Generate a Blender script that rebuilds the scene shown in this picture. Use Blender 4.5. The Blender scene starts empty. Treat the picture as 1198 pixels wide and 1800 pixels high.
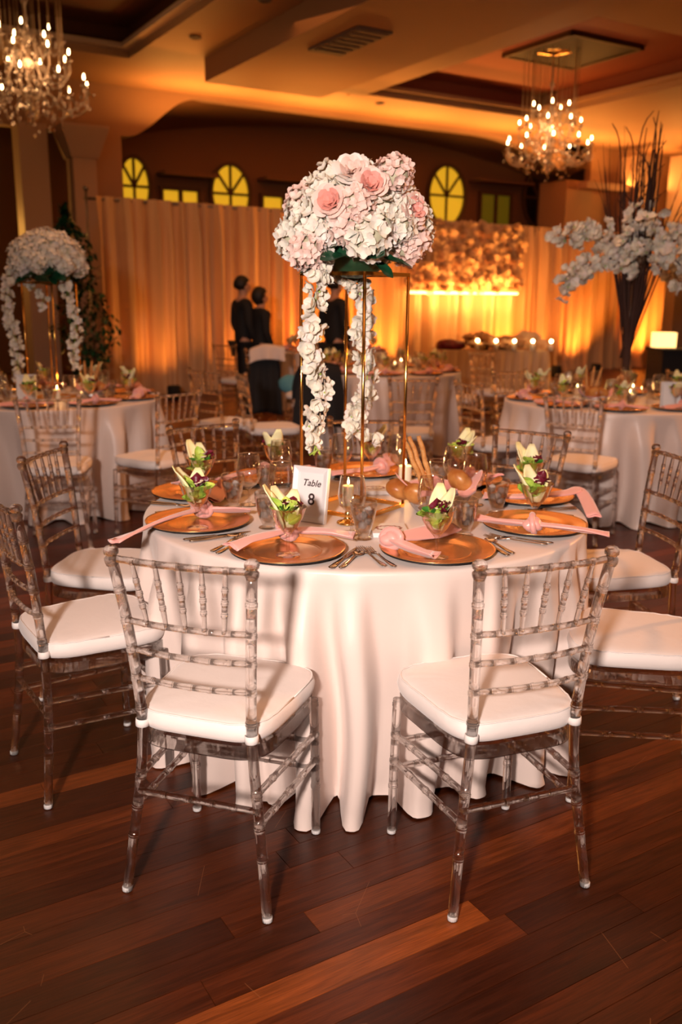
import bpy, math, random
from mathutils import Vector, Matrix, noise
PI = math.pi
C = bpy.context.scene.collection
sc = bpy.context.scene
R = random.Random(7)

# ------------------------------------------------------------------ camera
cam_d = bpy.data.cameras.new('camera'); cam = bpy.data.objects.new('camera', cam_d); C.objects.link(cam)
cam_d.sensor_fit = 'VERTICAL'; cam_d.sensor_height = 36; cam_d.sensor_width = 24; cam_d.lens = 31.54
cam_d.clip_start = 0.05; cam_d.clip_end = 100
cam.matrix_world = Matrix.Translation((0, 0, 1.4828)) @ Matrix.Rotation(PI/2 - .2367, 4, 'X') @ Matrix.Rotation(.0089, 4, 'Z')
cam_d.dof.use_dof = True; cam_d.dof.focus_distance = 2.36; cam_d.dof.aperture_fstop = 2.8
sc.camera = cam
# ------------------------------------------------------------------ world, exposure
w = bpy.data.worlds.new('world'); sc.world = w; w.use_nodes = True
w.node_tree.nodes['Background'].inputs[0].default_value = (1, .42, .16, 1)
w.node_tree.nodes['Background'].inputs[1].default_value = .032
sc.view_settings.view_transform = 'Standard'; sc.view_settings.look = 'None'
sc.view_settings.gamma = 1; sc.view_settings.use_curve_mapping = False
sc.view_settings.exposure = 0.0
cy = sc.cycles
cy.use_denoising = True; cy.max_bounces = 16; cy.transmission_bounces = 14; cy.glossy_bounces = 6; cy.diffuse_bounces = 3
cy.transparent_max_bounces = 12; cy.caustics_reflective = False; cy.caustics_refractive = False
cy.sample_clamp_indirect = 4; cy.use_adaptive_sampling = True; cy.adaptive_threshold = .008
cy.denoising_input_passes = 'RGB_ALBEDO_NORMAL'; cy.denoising_prefilter = 'ACCURATE'

# room axes: a runs along the draped wall, b away from the camera
TH = math.radians(31)
def RW(a, b, z=0): return Vector((a*math.cos(TH) - b*math.sin(TH), a*math.sin(TH) + b*math.cos(TH), z))

def light(name, kind, loc, energy, col, aim=None, **kw):
    d = bpy.data.lights.new(name, kind); d.energy = energy; d.color = col
    for k, v in kw.items(): setattr(d, k, v)
    o = bpy.data.objects.new(name, d); C.objects.link(o); o.location = loc
    if aim is not None: o.rotation_euler = (Vector(aim) - Vector(loc)).to_track_quat('-Z', 'Y').to_euler()
    return o
# the photographer's flash, high and left behind the camera
light('camera_flash', 'SPOT', (-.62, -1.15, 2.02), 930, (1, .84, .76), (.05, 3.1, .90), spot_size=1.08, spot_blend=1.0, shadow_soft_size=.12)
# added warm ambient fill from unseen overhead panels
light('warm_fill', 'AREA', (.5, 2.0, 4.8), 60, (1, .46, .22), (.5, 3.0, 0), shape='RECTANGLE', size=5, size_y=4)
light('warm_fill_middle', 'AREA', (0, 6.6, 4.75), 120, (1, .45, .19), (0, 6.8, 0), shape='RECTANGLE', size=8, size_y=3)
light('warm_fill_rear', 'AREA', tuple(RW(8, 8.5, 4.55)), 110, (1, .33, .07), tuple(RW(8, 9, 0)), shape='RECTANGLE', size=9, size_y=5)
# orange side light from the right of the hall
light('side_light', 'SPOT', (7.5, 6.2, 3.2), 1300, (1, .36, .08), (.6, 3.1, .8), spot_size=.75, shadow_soft_size=.25)
# ceiling wash from the niche cove
for i in range(6):
    light('cove_light', 'AREA', tuple(RW(6.6 + i*2.3, 15.9, 4.1)), 62, (1, .37, .065), tuple(RW(6.6 + i*2.3, 15.5, 5)), shape='RECTANGLE', size=1.9, size_y=.2)

# ------------------------------------------------------------------ materials
MATS = {}
def mat(name, col=(.8, .8, .8), rough=.5, metal=0, trans=0, ior=1.45, emis=None, estr=1, sheen=0, coat=0, bump=None, spec=None, sss=0, noisecol=None):
    m = bpy.data.materials.new(name); m.use_nodes = True; nt = m.node_tree; b = nt.nodes['Principled BSDF']
    I = b.inputs
    I['Base Color'].default_value = (*col, 1); I['Roughness'].default_value = rough; I['Metallic'].default_value = metal
    I['Transmission Weight'].default_value = trans; I['IOR'].default_value = ior
    if emis: I['Emission Color'].default_value = (*emis, 1); I['Emission Strength'].default_value = estr
    if sheen: I['Sheen Weight'].default_value = sheen
    if coat: I['Coat Weight'].default_value = coat; I['Coat Roughness'].default_value = .08
    if spec is not None: I['Specular IOR Level'].default_value = spec
    if sss: I['Subsurface Weight'].default_value = sss; I['Subsurface Radius'].default_value = (.02, .01, .006); I['Subsurface Scale'].default_value = 1
    if bump or noisecol:
        tc = nt.nodes.new('ShaderNodeTexCoord')
    if bump:
        sc_, st, di = bump
        n = nt.nodes.new('ShaderNodeTexNoise'); n.inputs['Scale'].default_value = sc_; n.inputs['Detail'].default_value = 3
        bp = nt.nodes.new('ShaderNodeBump'); bp.inputs['Strength'].default_value = st; bp.inputs['Distance'].default_value = di
        nt.links.new(tc.outputs['Object'], n.inputs['Vector']); nt.links.new(n.outputs['Fac'], bp.inputs['Height']); nt.links.new(bp.outputs['Normal'], I['Normal'])
    if noisecol:
        sc_, c2, lo, hi = noisecol
        n = nt.nodes.new('ShaderNodeTexNoise'); n.inputs['Scale'].default_value = sc_; n.inputs['Detail'].default_value = 4
        r = nt.nodes.new('ShaderNodeValToRGB'); r.color_ramp.elements[0].position = lo; r.color_ramp.elements[1].position = hi
        r.color_ramp.elements[0].color = (*col, 1); r.color_ramp.elements[1].color = (*c2, 1)
        nt.links.new(tc.outputs['Object'], n.inputs['Vector']); nt.links.new(n.outputs['Fac'], r.inputs['Fac']); nt.links.new(r.outputs['Color'], I['Base Color'])
    MATS[name] = m
    return m
def clear_mat(name, tint, ior, share, rough=.0, solid=False):
    """clear plastic or thin glass: a Fresnel sheen over an unrefracted see-through share, the rest refracts"""
    m = bpy.data.materials.new(name); m.use_nodes = True; nt = m.node_tree; nt.nodes.clear(); N = nt.nodes.new; L = nt.links.new
    out = N('ShaderNodeOutputMaterial'); tr = N('ShaderNodeBsdfTransparent'); tr.inputs[0].default_value = (*tint, 1)
    if solid:
        g = N('ShaderNodeBsdfGlass'); g.inputs['IOR'].default_value = ior; g.inputs['Roughness'].default_value = rough; g.inputs['Color'].default_value = (*tint, 1)
        mx = N('ShaderNodeMixShader'); mx.inputs[0].default_value = share; L(g.outputs[0], mx.inputs[1]); L(tr.outputs[0], mx.inputs[2])
    else:
        g = N('ShaderNodeBsdfGlossy'); g.inputs['Roughness'].default_value = rough + .01; g.inputs['Color'].default_value = (1, 1, 1, 1)
        lw = N('ShaderNodeLayerWeight'); lw.inputs['Blend'].default_value = .5
        pw = N('ShaderNodeMath'); pw.operation = 'POWER'; pw.inputs[1].default_value = 2.2; L(lw.outputs['Facing'], pw.inputs[0])
        fr = N('ShaderNodeMath'); fr.operation = 'MULTIPLY_ADD'; fr.inputs[1].default_value = .90; fr.inputs[2].default_value = .09; L(pw.outputs[0], fr.inputs[0])
        mx = N('ShaderNodeMixShader'); L(fr.outputs[0], mx.inputs[0]); L(tr.outputs[0], mx.inputs[1]); L(g.outputs[0], mx.inputs[2])
    L(mx.outputs[0], out.inputs['Surface']); MATS[name] = m
    return m

clear_mat('acrylic', (.993, .985, .978), 1.45, .32, .0, True)
clear_mat('glass', (.965, .955, .945), 1.36, 0)
clear_mat('stemware', (.955, .945, .935), 1.40, 0)
clear_mat('water', (.94, .92, .91), 1.33, .45, .10, True)
mat('ice', (.95, .93, .92), .2, trans=.5, ior=1.25, bump=(60, .6, .004))
mat('satin', (.78, .635, .57), .40, sheen=.2, bump=(420, .12, .0006), spec=.6)
mat('seat_fabric', (.80, .70, .655), .62, sheen=.3, bump=(26, .22, .006))
mat('strap_fabric', (.78, .70, .66), .7)
mat('gold_plate', (.92, .45, .17), .24, metal=.85, bump=(3, .03, .01))
mat('black_base', (.012, .012, .014), .4)
mat('gold_metal', (.95, .52, .13), .16, metal=1)
mat('brass', (.95, .60, .20), .12, metal=1)
mat('pink_satin', (.84, .38, .33), .34, sheen=.4, bump=(30, .1, .003), spec=.6)
mat('steel', (.55, .50, .47), .12, metal=1)
mat('endive', (.86, .78, .46), .38, sss=.1, noisecol=(16, (.90, .84, .30), .45, .8))
mat('lettuce', (.20, .42, .04), .4, noisecol=(22, (.62, .70, .12), .35, .65), bump=(60, .5, .004))
mat('herb_green', (.04, .17, .02), .35)
mat('radicchio', (.13, .008, .02), .35, noisecol=(30, (.30, .04, .07), .5, .7))
mat('almond', (.85, .72, .5), .5)
mat('bread', (.36, .11, .022), .34, noisecol=(12, (.66, .34, .10), .45, .8), bump=(90, .15, .002))
mat('breadstick', (.50, .20, .05), .6, noisecol=(30, (.72, .38, .12), .4, .7), bump=(60, .6, .004))
mat('seed', (.75, .55, .28), .5)
mat('wax', (.92, .80, .60), .4, sss=.3)
mat('flame', (1, .7, .3), .5, emis=(1, .72, .32), estr=22)
mat('wick', (.02, .02, .02), .9)
mat('white_paint', (.78, .76, .76), .35)
mat('paper', (.80, .75, .74), .6)
mat('ink', (.03, .012, .01), .6)
mat('brown_ink', (.30, .12, .09), .6)
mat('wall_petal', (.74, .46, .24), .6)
mat('petal_white', (.82, .745, .62), .55, sss=.2, noisecol=(7, (.86, .74, .68), .45, .62))
mat('petal_core', (.55, .52, .36), .6)  # cream-green of the ball inside each hydrangea head
mat('petal_cream', (.82, .72, .65), .5, sss=.15)
mat('petal_pink', (.82, .35, .29), .5, sss=.15)
mat('petal_blush', (.85, .60, .52), .5, sss=.15)
mat('leaf_dark', (.008, .05, .022), .32, noisecol=(20, (.015, .10, .04), .4, .7))
mat('stem_green', (.35, .50, .08), .5)
mat('bark', (.045, .016, .010), .8, bump=(30, .5, .01))
mat('silver', (.75, .74, .74), .22, metal=.9, bump=(40, .8, .01))
mat('drape', (.68, .43, .23), .6, sheen=.2)
mat('pipe', (.25, .2, .18), .35, metal=.8)
mat('ceiling_paint', (.42, .25, .15), .65)
mat('wall_paint', (.42, .27, .19), .7)
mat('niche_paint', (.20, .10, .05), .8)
mat('tray_paint', (.25, .06, .03), .7)
mat('frame_dark', (.10, .05, .02), .6)
mat('column_paint', (.60, .44, .35), .6)
mat('window_glow', (.5, .4, .05), .5, emis=(1, .52, .02), estr=.62)
mat('window_dark', (.10, .09, .02), .3, emis=(.5, .32, .01), estr=.12)
mat('window_black', (.02, .01, .01), .5, spec=.1)
mat('vent_grey', (.16, .13, .13), .6)
mat('bulb', (1, .8, .5), .3, emis=(1, .62, .26), estr=30)
mat('crystal', (1, .92, .85), .02, trans=1, ior=1.6)
mat('arm_glass', (.85, .68, .55), .12, trans=.6, ior=1.5)
mat('strand', (.45, .28, .16), .3, trans=.3)
mat('cloth_black', (.012, .011, .013), .8)
mat('cloth_white', (.72, .62, .60), .8)
mat('cloth_blue', (.10, .30, .38), .8)
mat('skin', (.55, .28, .18), .5, sss=.05)
mat('hair', (.015, .010, .008), .6)
mat('lamp_shade', (.9, .7, .4), .6, emis=(1, .55, .18), estr=2.6)
mat('led', (1, .8, .5), .5, emis=(1, .62, .22), estr=5)
mat('rubber', (.72, .68, .66), .5)
mat('wood_dark', (.09, .03, .015), .5)

def floor_mat():
    m = bpy.data.materials.new('cherry_planks'); m.use_nodes = True; nt = m.node_tree; L = nt.links; b = nt.nodes['Principled BSDF']
    geo = nt.nodes.new('ShaderNodeNewGeometry'); at = nt.nodes.new('ShaderNodeAttribute'); at.attribute_name = 'tone'
    mp = nt.nodes.new('ShaderNodeMapping'); mp.inputs['Rotation'].default_value = (0, 0, -TH)
    L.new(geo.outputs['Position'], mp.inputs['Vector'])
    off = nt.nodes.new('ShaderNodeVectorMath'); off.operation = 'MULTIPLY_ADD'
    L.new(at.outputs['Color'], off.inputs[0]); off.inputs[1].default_value = (37, 53, 29); L.new(mp.outputs['Vector'], off.inputs[2])
    st = nt.nodes.new('ShaderNodeMapping'); st.inputs['Scale'].default_value = (1.6, 22, 1); L.new(off.outputs[0], st.inputs['Vector'])
    n1 = nt.nodes.new('ShaderNodeTexNoise'); n1.inputs['Scale'].default_value = 2.2; n1.inputs['Detail'].default_value = 6; n1.inputs['Distortion'].default_value = 1.1
    L.new(st.outputs['Vector'], n1.inputs['Vector'])
    st2 = nt.nodes.new('ShaderNodeMapping'); st2.inputs['Scale'].default_value = (9, 240, 1); L.new(off.outputs[0], st2.inputs['Vector'])
    n2 = nt.nodes.new('ShaderNodeTexNoise'); n2.inputs['Scale'].default_value = 1.5; n2.inputs['Detail'].default_value = 3; L.new(st2.outputs['Vector'], n2.inputs['Vector'])
    sep = nt.nodes.new('ShaderNodeSeparateColor'); L.new(at.outputs['Color'], sep.inputs['Color'])
    r = nt.nodes.new('ShaderNodeValToRGB'); cr = r.color_ramp
    cr.elements[0].position = 0; cr.elements[0].color = (.040, .008, .0022, 1); cr.elements[1].position = 1; cr.elements[1].color = (.30, .070, .013, 1)
    e = cr.elements.new(.45); e.color = (.105, .021, .0048, 1)
    L.new(sep.outputs['Red'], r.inputs['Fac'])
    r1 = nt.nodes.new('ShaderNodeMapRange'); r1.inputs['From Min'].default_value = .33; r1.inputs['From Max'].default_value = .66; r1.inputs['To Min'].default_value = .62; r1.inputs['To Max'].default_value = 1.18
    L.new(n1.outputs['Fac'], r1.inputs['Value'])
    r2 = nt.nodes.new('ShaderNodeMapRange'); r2.inputs['From Min'].default_value = .3; r2.inputs['From Max'].default_value = .7; r2.inputs['To Min'].default_value = .72; r2.inputs['To Max'].default_value = 1.2
    L.new(n2.outputs['Fac'], r2.inputs['Value'])
    mu = nt.nodes.new('ShaderNodeMath'); mu.operation = 'MULTIPLY'; L.new(r1.outputs[0], mu.inputs[0]); L.new(r2.outputs[0], mu.inputs[1])
    vm = nt.nodes.new('ShaderNodeVectorMath'); vm.operation = 'SCALE'; L.new(r.outputs['Color'], vm.inputs[0]); L.new(mu.outputs[0], vm.inputs['Scale'])
    # thin pale scratches
    v = nt.nodes.new('ShaderNodeTexVoronoi'); v.feature = 'DISTANCE_TO_EDGE'; v.inputs['Scale'].default_value = 3.1
    nz = nt.nodes.new('ShaderNodeTexNoise'); nz.inputs['Scale'].default_value = 4
    L.new(geo.outputs['Position'], v.inputs['Vector']); L.new(geo.outputs['Position'], nz.inputs['Vector'])
    lt = nt.nodes.new('ShaderNodeMath'); lt.operation = 'LESS_THAN'; lt.inputs[1].default_value = .0016; L.new(v.outputs['Distance'], lt.inputs[0])
    gt = nt.nodes.new('ShaderNodeMath'); gt.operation = 'GREATER_THAN'; gt.inputs[1].default_value = .60; L.new(nz.outputs['Fac'], gt.inputs[0])
    m2 = nt.nodes.new('ShaderNodeMath'); m2.operation = 'MULTIPLY'; L.new(lt.outputs[0], m2.inputs[0]); L.new(gt.outputs[0], m2.inputs[1])
    m3 = nt.nodes.new('ShaderNodeMath'); m3.operation = 'MULTIPLY'; L.new(m2.outputs[0], m3.inputs[0]); m3.inputs[1].default_value = .35
    mx = nt.nodes.new('ShaderNodeMix'); mx.data_type = 'RGBA'; L.new(m3.outputs[0], mx.inputs['Factor']); L.new(vm.outputs[0], mx.inputs['A']); mx.inputs['B'].default_value = (.45, .18, .07, 1)
    L.new(mx.outputs['Result'], b.inputs['Base Color'])
    rr = nt.nodes.new('ShaderNodeMapRange'); rr.inputs['To Min'].default_value = .26; rr.inputs['To Max'].default_value = .42; L.new(n1.outputs['Fac'], rr.inputs['Value']); L.new(rr.outputs[0], b.inputs['Roughness'])
    bp = nt.nodes.new('ShaderNodeBump'); bp.inputs['Strength'].default_value = .12; bp.inputs['Distance'].default_value = .002; L.new(n2.outputs['Fac'], bp.inputs['Height']); L.new(bp.outputs['Normal'], b.inputs['Normal'])
    b.inputs['Specular IOR Level'].default_value = .28
    MATS['planks'] = m
floor_mat()

# ------------------------------------------------------------------ mesh helpers
class MB:
    def __init__(s): s.v = []; s.f = []; s.m = []
    def face(s, idx, mi=0): s.f.append(idx); s.m.append(mi)
    def box(s, lo, hi, M=None, mi=0):
        x0, y0, z0 = lo; x1, y1, z1 = hi
        n = len(s.v); P = [Vector(p) for p in ((x0,y0,z0),(x1,y0,z0),(x1,y1,z0),(x0,y1,z0),(x0,y0,z1),(x1,y0,z1),(x1,y1,z1),(x0,y1,z1))]
        if M is not None: P = [M @ p for p in P]
        s.v += P
        for f in ((0,3,2,1),(4,5,6,7),(0,1,5,4),(1,2,6,5),(2,3,7,6),(3,0,4,7)): s.face([n+i for i in f], mi)
        return s
    def rings(s, rr, cap0=True, cap1=True, mi=0):
        n0 = len(s.v); k = len(rr[0])
        for r in rr: s.v += r
        for i in range(len(rr)-1):
            a = n0 + i*k; b = a + k
            for j in range(k): s.face([a+j, a+(j+1) % k, b+(j+1) % k, b+j], mi)
        if cap0: s.face([n0+j for j in reversed(range(k))], mi)
        if cap1: s.face([n0+(len(rr)-1)*k+j for j in range(k)], mi)
        return s
    def lathe(s, prof, seg=24, M=None, mi=0, cap0=True, cap1=True):
        rr = []
        for r, z in prof:
            ring = [Vector((max(r, 1e-4)*math.cos(2*PI*j/seg), max(r, 1e-4)*math.sin(2*PI*j/seg), z)) for j in range(seg)]
            if M is not None: ring = [M @ p for p in ring]
            rr.append(ring)
        return s.rings(rr, cap0, cap1, mi)
    def tube(s, pts, rad, seg=8, mi=0):
        pts = [Vector(p) for p in pts]; n = len(pts)
        if not hasattr(rad, '__len__'): rad = [rad]*n
        T = []
        for i in range(n):
            t = pts[min(i+1, n-1)] - pts[max(i-1, 0)]
            T.append(t.normalized() if t.length > 1e-9 else Vector((0, 0, 1)))
        up = Vector((0, 0, 1)) if abs(T[0].z) < .9 else Vector((1, 0, 0))
        u = T[0].cross(up).normalized(); rr = []
        for i in range(n):
            u = (u - T[i]*u.dot(T[i])).normalized(); v = T[i].cross(u)
            rr.append([pts[i] + (u*math.cos(2*PI*j/seg) + v*math.sin(2*PI*j/seg))*rad[i] for j in range(seg)])
        return s.rings(rr, mi=mi)
    def grid(s, fn, nu, nv, closed_u=False, mi=0):
        n0 = len(s.v); ku = nu if closed_u else nu+1
        for j in range(nv+1):
            for i in range(ku): s.v.append(Vector(fn(i/nu, j/nv)))
        for j in range(nv):
            for i in range(nu):
                a = n0+j*ku+i; b = n0+j*ku+(i+1) % ku
                s.face([a, b, b+ku, a+ku], mi)
        return s
    def ball(s, c, r, seg=12, rows=8, M=None, mi=0, f=None):
        rx, ry, rz = (r, r, r) if not hasattr(r, '__len__') else r
        def fn(u, v):
            a = 2*PI*u; b = PI*(v-.5)*.998
            p = Vector((rx*math.cos(a)*math.cos(b), ry*math.sin(a)*math.cos(b), rz*math.sin(b)))
            if f: p = f(p)
            p = p + Vector(c)
            return M @ p if M is not None else p
        return s.grid(fn, seg, rows, True, mi)
    def mesh(s, name, mats, smooth=True):
        me = bpy.data.meshes.new(name); me.from_pydata([tuple(p) for p in s.v], [], s.f)
        for m in (mats if isinstance(mats, (list, tuple)) else [mats]): me.materials.append(MATS[m])
        me.polygons.foreach_set('material_index', s.m)
        me.polygons.foreach_set('use_smooth', [smooth]*len(s.f)); me.update()
        return me
    def obj(s, name, mats, parent=None, smooth=True, loc=None):
        o = bpy.data.objects.new(name, s.mesh(name, mats, smooth)); C.objects.link(o)
        if parent: o.parent = parent
        if loc is not None: o.location = loc
        return o
def mobj(name, me, parent=None, M=None):
    o = bpy.data.objects.new(name, me); C.objects.link(o)
    if parent: o.parent = parent
    if M is not None: o.matrix_local = M
    return o
def empty(name, loc=(0, 0, 0), rz=0):
    o = bpy.data.objects.new(name, None); C.objects.link(o); o.location = loc; o.rotation_euler = (0, 0, rz); o.empty_display_size = .1
    return o
def tag(o, label=None, cat=None, group=None, kind=None):
    if label: o['label'] = label
    if cat: o['category'] = cat
    if group: o['group'] = group
    if kind: o['kind'] = kind
    return o
def tree(o): return (o, [tree(c) for c in o.children])
def dup(t, parent=None):            # a thing, its parts and their sub-parts
    c = t[0].copy(); C.objects.link(c)
    if parent: c.parent = parent
    for ch in t[1]: dup(ch, c)
    return c
REG = {}
def inst(kind, builder, loc, rz, label, cat, group=None, scale=None):
    if kind not in REG: r = builder(); REG[kind] = tree(r)
    else: r = dup(REG[kind])
    r.location = loc; r.rotation_euler = (0, 0, rz)
    if scale: r.scale = (scale,)*3 if not hasattr(scale, '__len__') else scale
    r['label'] = label; r['category'] = cat
    if group: r['group'] = group
    elif 'group' in r: del r['group']
    return r
def cat_pts(pts, n=8):
    pts = [Vector(p) for p in pts]; out = []
    for i in range(len(pts)-1):
        p0 = pts[max(i-1, 0)]; p1 = pts[i]; p2 = pts[i+1]; p3 = pts[min(i+2, len(pts)-1)]
        for k in range(n):
            t = k/n
            out.append(.5*((2*p1)+(p2-p0)*t+(2*p0-5*p1+4*p2-p3)*t*t+(3*p1-p0-3*p2+p3)*t**3))
    out.append(pts[-1]); return out
def mat_to(loc, zdir, roll=0, s=1):
    q = Vector(zdir).to_track_quat('Z', 'Y')
    return Matrix.Translation(Vector(loc)) @ q.to_matrix().to_4x4() @ Matrix.Rotation(roll, 4, 'Z') @ Matrix.Scale(s, 4)

# ------------------------------------------------------------------ the setting: floor
base = MB().box((-14, -5, -.05), (22, 30, -.004)).obj('floor', 'wood_dark', smooth=False); tag(base, kind='structure')
PW = .0855
def plank_box(mb, a0, a1, b0, b1):
    g = .0009; h = R.uniform(-.0004, .0004)
    P = [RW(a0+g, b0+g, h), RW(a1-g, b0+g, h), RW(a1-g, b1-g, h), RW(a0+g, b1-g, h)]
    n = len(mb.v); c = .0012
    Q = [RW(a0+g-c+.0004, b0+g-c+.0004, h-.003), RW(a1-g+c-.0004, b0+g-c+.0004, h-.003), RW(a1-g+c-.0004, b1-g+c-.0004, h-.003), RW(a0+g-c+.0004, b1-g+c-.0004, h-.003)]
    mb.v += P + Q
    mb.face([n, n+1, n+2, n+3])
    for i in range(4): mb.face([n+i, n+4+i, n+4+(i+1) % 4, n+(i+1) % 4])
def tone_me(me, tones, per):
    ca = me.color_attributes.new('tone', 'FLOAT_COLOR', 'POINT')
    vals = []
    for t in tones: vals += list(t)*per
    ca.data.foreach_set('color', vals)
near = []; far = []
lines_b = 1.437
for k in range(-14, 215):
    b0 = lines_b + k*PW; b1 = b0 + PW
    a = -6 + R.uniform(0, 1.2)
    while a < 17:
        L_ = R.choice((.8, 1.0, 1.3, 1.6, 2.0)) * R.uniform(.85, 1.15)
        a1 = a + L_
        t = R.random(); t = t*t*.35 + R.random()*.42
        if R.random() < .22: t *= .35
        if R.random() < .12: t += .25
        if k == 0 and a < 1.30 < a1: pass
        c = RW((a+a1)/2, b0)
        if c.y > .3 and abs(c.x) < .55*c.y + 1.3:
            (near if True else far).append((c.length, a, a1, b0, b1, t))
        a = a1
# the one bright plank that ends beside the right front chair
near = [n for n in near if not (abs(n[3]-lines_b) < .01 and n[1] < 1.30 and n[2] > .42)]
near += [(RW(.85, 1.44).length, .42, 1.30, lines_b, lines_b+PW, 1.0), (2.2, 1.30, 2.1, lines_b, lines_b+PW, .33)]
near.sort(key=lambda q: q[0])
for q in near[:290]:
    mb = MB(); plank_box(mb, *q[1:5]); me = mb.mesh('plank', 'planks', False)
    tone_me(me, [(q[5], R.random(), R.random(), 1)], 8); mobj('plank', me, base)
mb = MB(); tones = []
for q in near[290:]:
    plank_box(mb, *q[1:5]); tones.append((q[5], R.random(), R.random(), 1))
me = mb.mesh('distant_planks', 'planks', False); tone_me(me, tones, 8)
tag(mobj('distant_planks', me, base), kind='stuff')

# ------------------------------------------------------------------ ceiling, in room coordinates
RM = Matrix.Rotation(TH, 4, 'Z')
mb = MB(); ZC = 5.0
t1 = (.8, 4.9, 9.23, 14.6); t2 = (9.3, 13.4, 9.23, 14.75)
ab = [-6, t1[0], t1[1], t2[0], t2[1], 24]
mb.box((-6, 2, ZC), (24, 9.23, ZC+.12), RM); mb.box((-6, 14.75, ZC), (24, 16.6, ZC+.12), RM)
mb.box((-6, 9.23, ZC), (t1[0], 14.75, ZC+.12), RM); mb.box((t1[1], 9.23, ZC), (t2[0], 14.75, ZC+.12), RM); mb.box((t2[1], 9.23, ZC), (24, 14.75, ZC+.12), RM)
mb.box((t1[0], 14.6, ZC), (t1[1], 14.75, ZC+.12), RM)
ceil = mb.obj('ceiling', 'ceiling_paint', smooth=False); tag(ceil, kind='structure')
for (a0, a1, b0, b1), m_ in ((t1, 'wood_dark'), (t2, 'tray_paint')):
    mb = MB(); z1 = 5.42; e = .04
    mb.box((a0-.1, b0-.1, z1), (a1+.1, b1+.1, z1+.1), RM)
    for lo, hi in (((a0-.1, b0-.1), (a0-.001, b1+.1)), ((a1+.001, b0-.1), (a1+.1, b1+.1)), ((a0, b0-.1), (a1, b0-.001)), ((a0, b1+.001), (a1, b1+.1))):
        mb.box((*lo, ZC+.12), (*hi, z1), RM)
    mb.obj('ceiling_tray', m_, ceil, smooth=False)
    mb = MB(); q = .16   # stepped moulding inside the recess
    for lo, hi in (((a0, b0), (a0+q, b1)), ((a1-q, b0), (a1, b1)), ((a0+q, b0), (a1-q, b0+q)), ((a0+q, b1-q), (a1-q, b1))):
        mb.box((*lo, ZC+.10), (*hi, ZC+.17), RM)
    mb.obj('tray_moulding', 'column_paint' if m_ == 'wood_dark' else 'ceiling_paint', ceil, smooth=False)
o = MB().box((5.85, 2, 4.65), (7.9, 13.9, ZC), RM).obj('ceiling_soffit', 'ceiling_paint', ceil, smooth=False)
o = MB().box((8.05, 2, 4.88), (9.0, 14.35, ZC), RM).obj('ceiling_soffit', 'ceiling_paint', ceil, smooth=False)
o = MB().box((9.0, 2, 4.975), (9.2, 14.9, ZC), RM).obj('ceiling_soffit', 'ceiling_paint', ceil, smooth=False)
mb = MB().box((6.25, 10.1, 4.62), (6.75, 11.35, 4.66), RM)
for i in range(7): mb.box((6.28, 10.14+i*.17, 4.605), (6.72, 10.2+i*.17, 4.625), RM)
v = mb.obj('ceiling_vent', 'vent_grey', smooth=False); tag(v, 'dark grey vent set in the lowered ceiling between the two trays', 'vent')
for i, (a, b, nm) in enumerate(((5.3, 12.9, 'left of the lowered soffit'), (5.4, 10.9, 'left of the grey vent, nearer the camera'), (9.05, 13.6, 'beside the corner of the right ceiling tray'), (9.9, 15.2, 'beyond the far edge of the right ceiling tray'), (13.9, 11.0, 'right of the right ceiling tray'))):
    p = RW(a, b, 4.985 if a != 9.05 else 4.96)
    l = MB().lathe([(.085, 0), (.085, -.012), (.06, -.016), (.055, .0), (0, .004)], 20).obj('downlight', 'vent_grey', loc=p)
    tag(l, 'small round unlit downlight in the ceiling, ' + nm, 'downlight', 'round downlights in the ceiling')

# niche beyond the drapes
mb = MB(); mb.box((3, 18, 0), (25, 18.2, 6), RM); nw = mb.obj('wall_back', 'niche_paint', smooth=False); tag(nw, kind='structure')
mb = MB()
def vault(u, v):
    a = 5.2 + u*11.6; b = 16.6 + v*1.5
    z = 4.35 + .95*math.sin(PI*min(max(u*.96+.02, 0), 1))**.6
    return RW(a, b, z - .35*v)
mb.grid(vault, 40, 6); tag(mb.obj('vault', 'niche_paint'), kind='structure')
# arched fascia of the niche
def arch_z(a):
    if a < 5.45: return 4.18
    if a < 6.8: t = (a-5.45)/1.35; return 4.18 + .76*(.5-.5*math.cos(PI*t))**.85
    if a < 13.2: return 4.94
    t = min((a-13.2)/2.6, 1); return 4.94 - .55*t*t
mb = MB(); n = 90
for i in range(n+1):
    a = 3.2 + i*(15.9-3.2)/n; z = arch_z(a)
    for b in (16.5, 16.75): mb.v += [RW(a, b, z), RW(a, b, 5.0)]
for i in range(n):
    p = 4*i; q = p+4
    mb.face([p, q, q+1, p+1]); mb.face([p+2, p+3, q+3, q+2]); mb.face([p, p+2, q+2, q])
tag(mb.obj('wall_arch', 'wall_paint', smooth=False), kind='structure')
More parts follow.
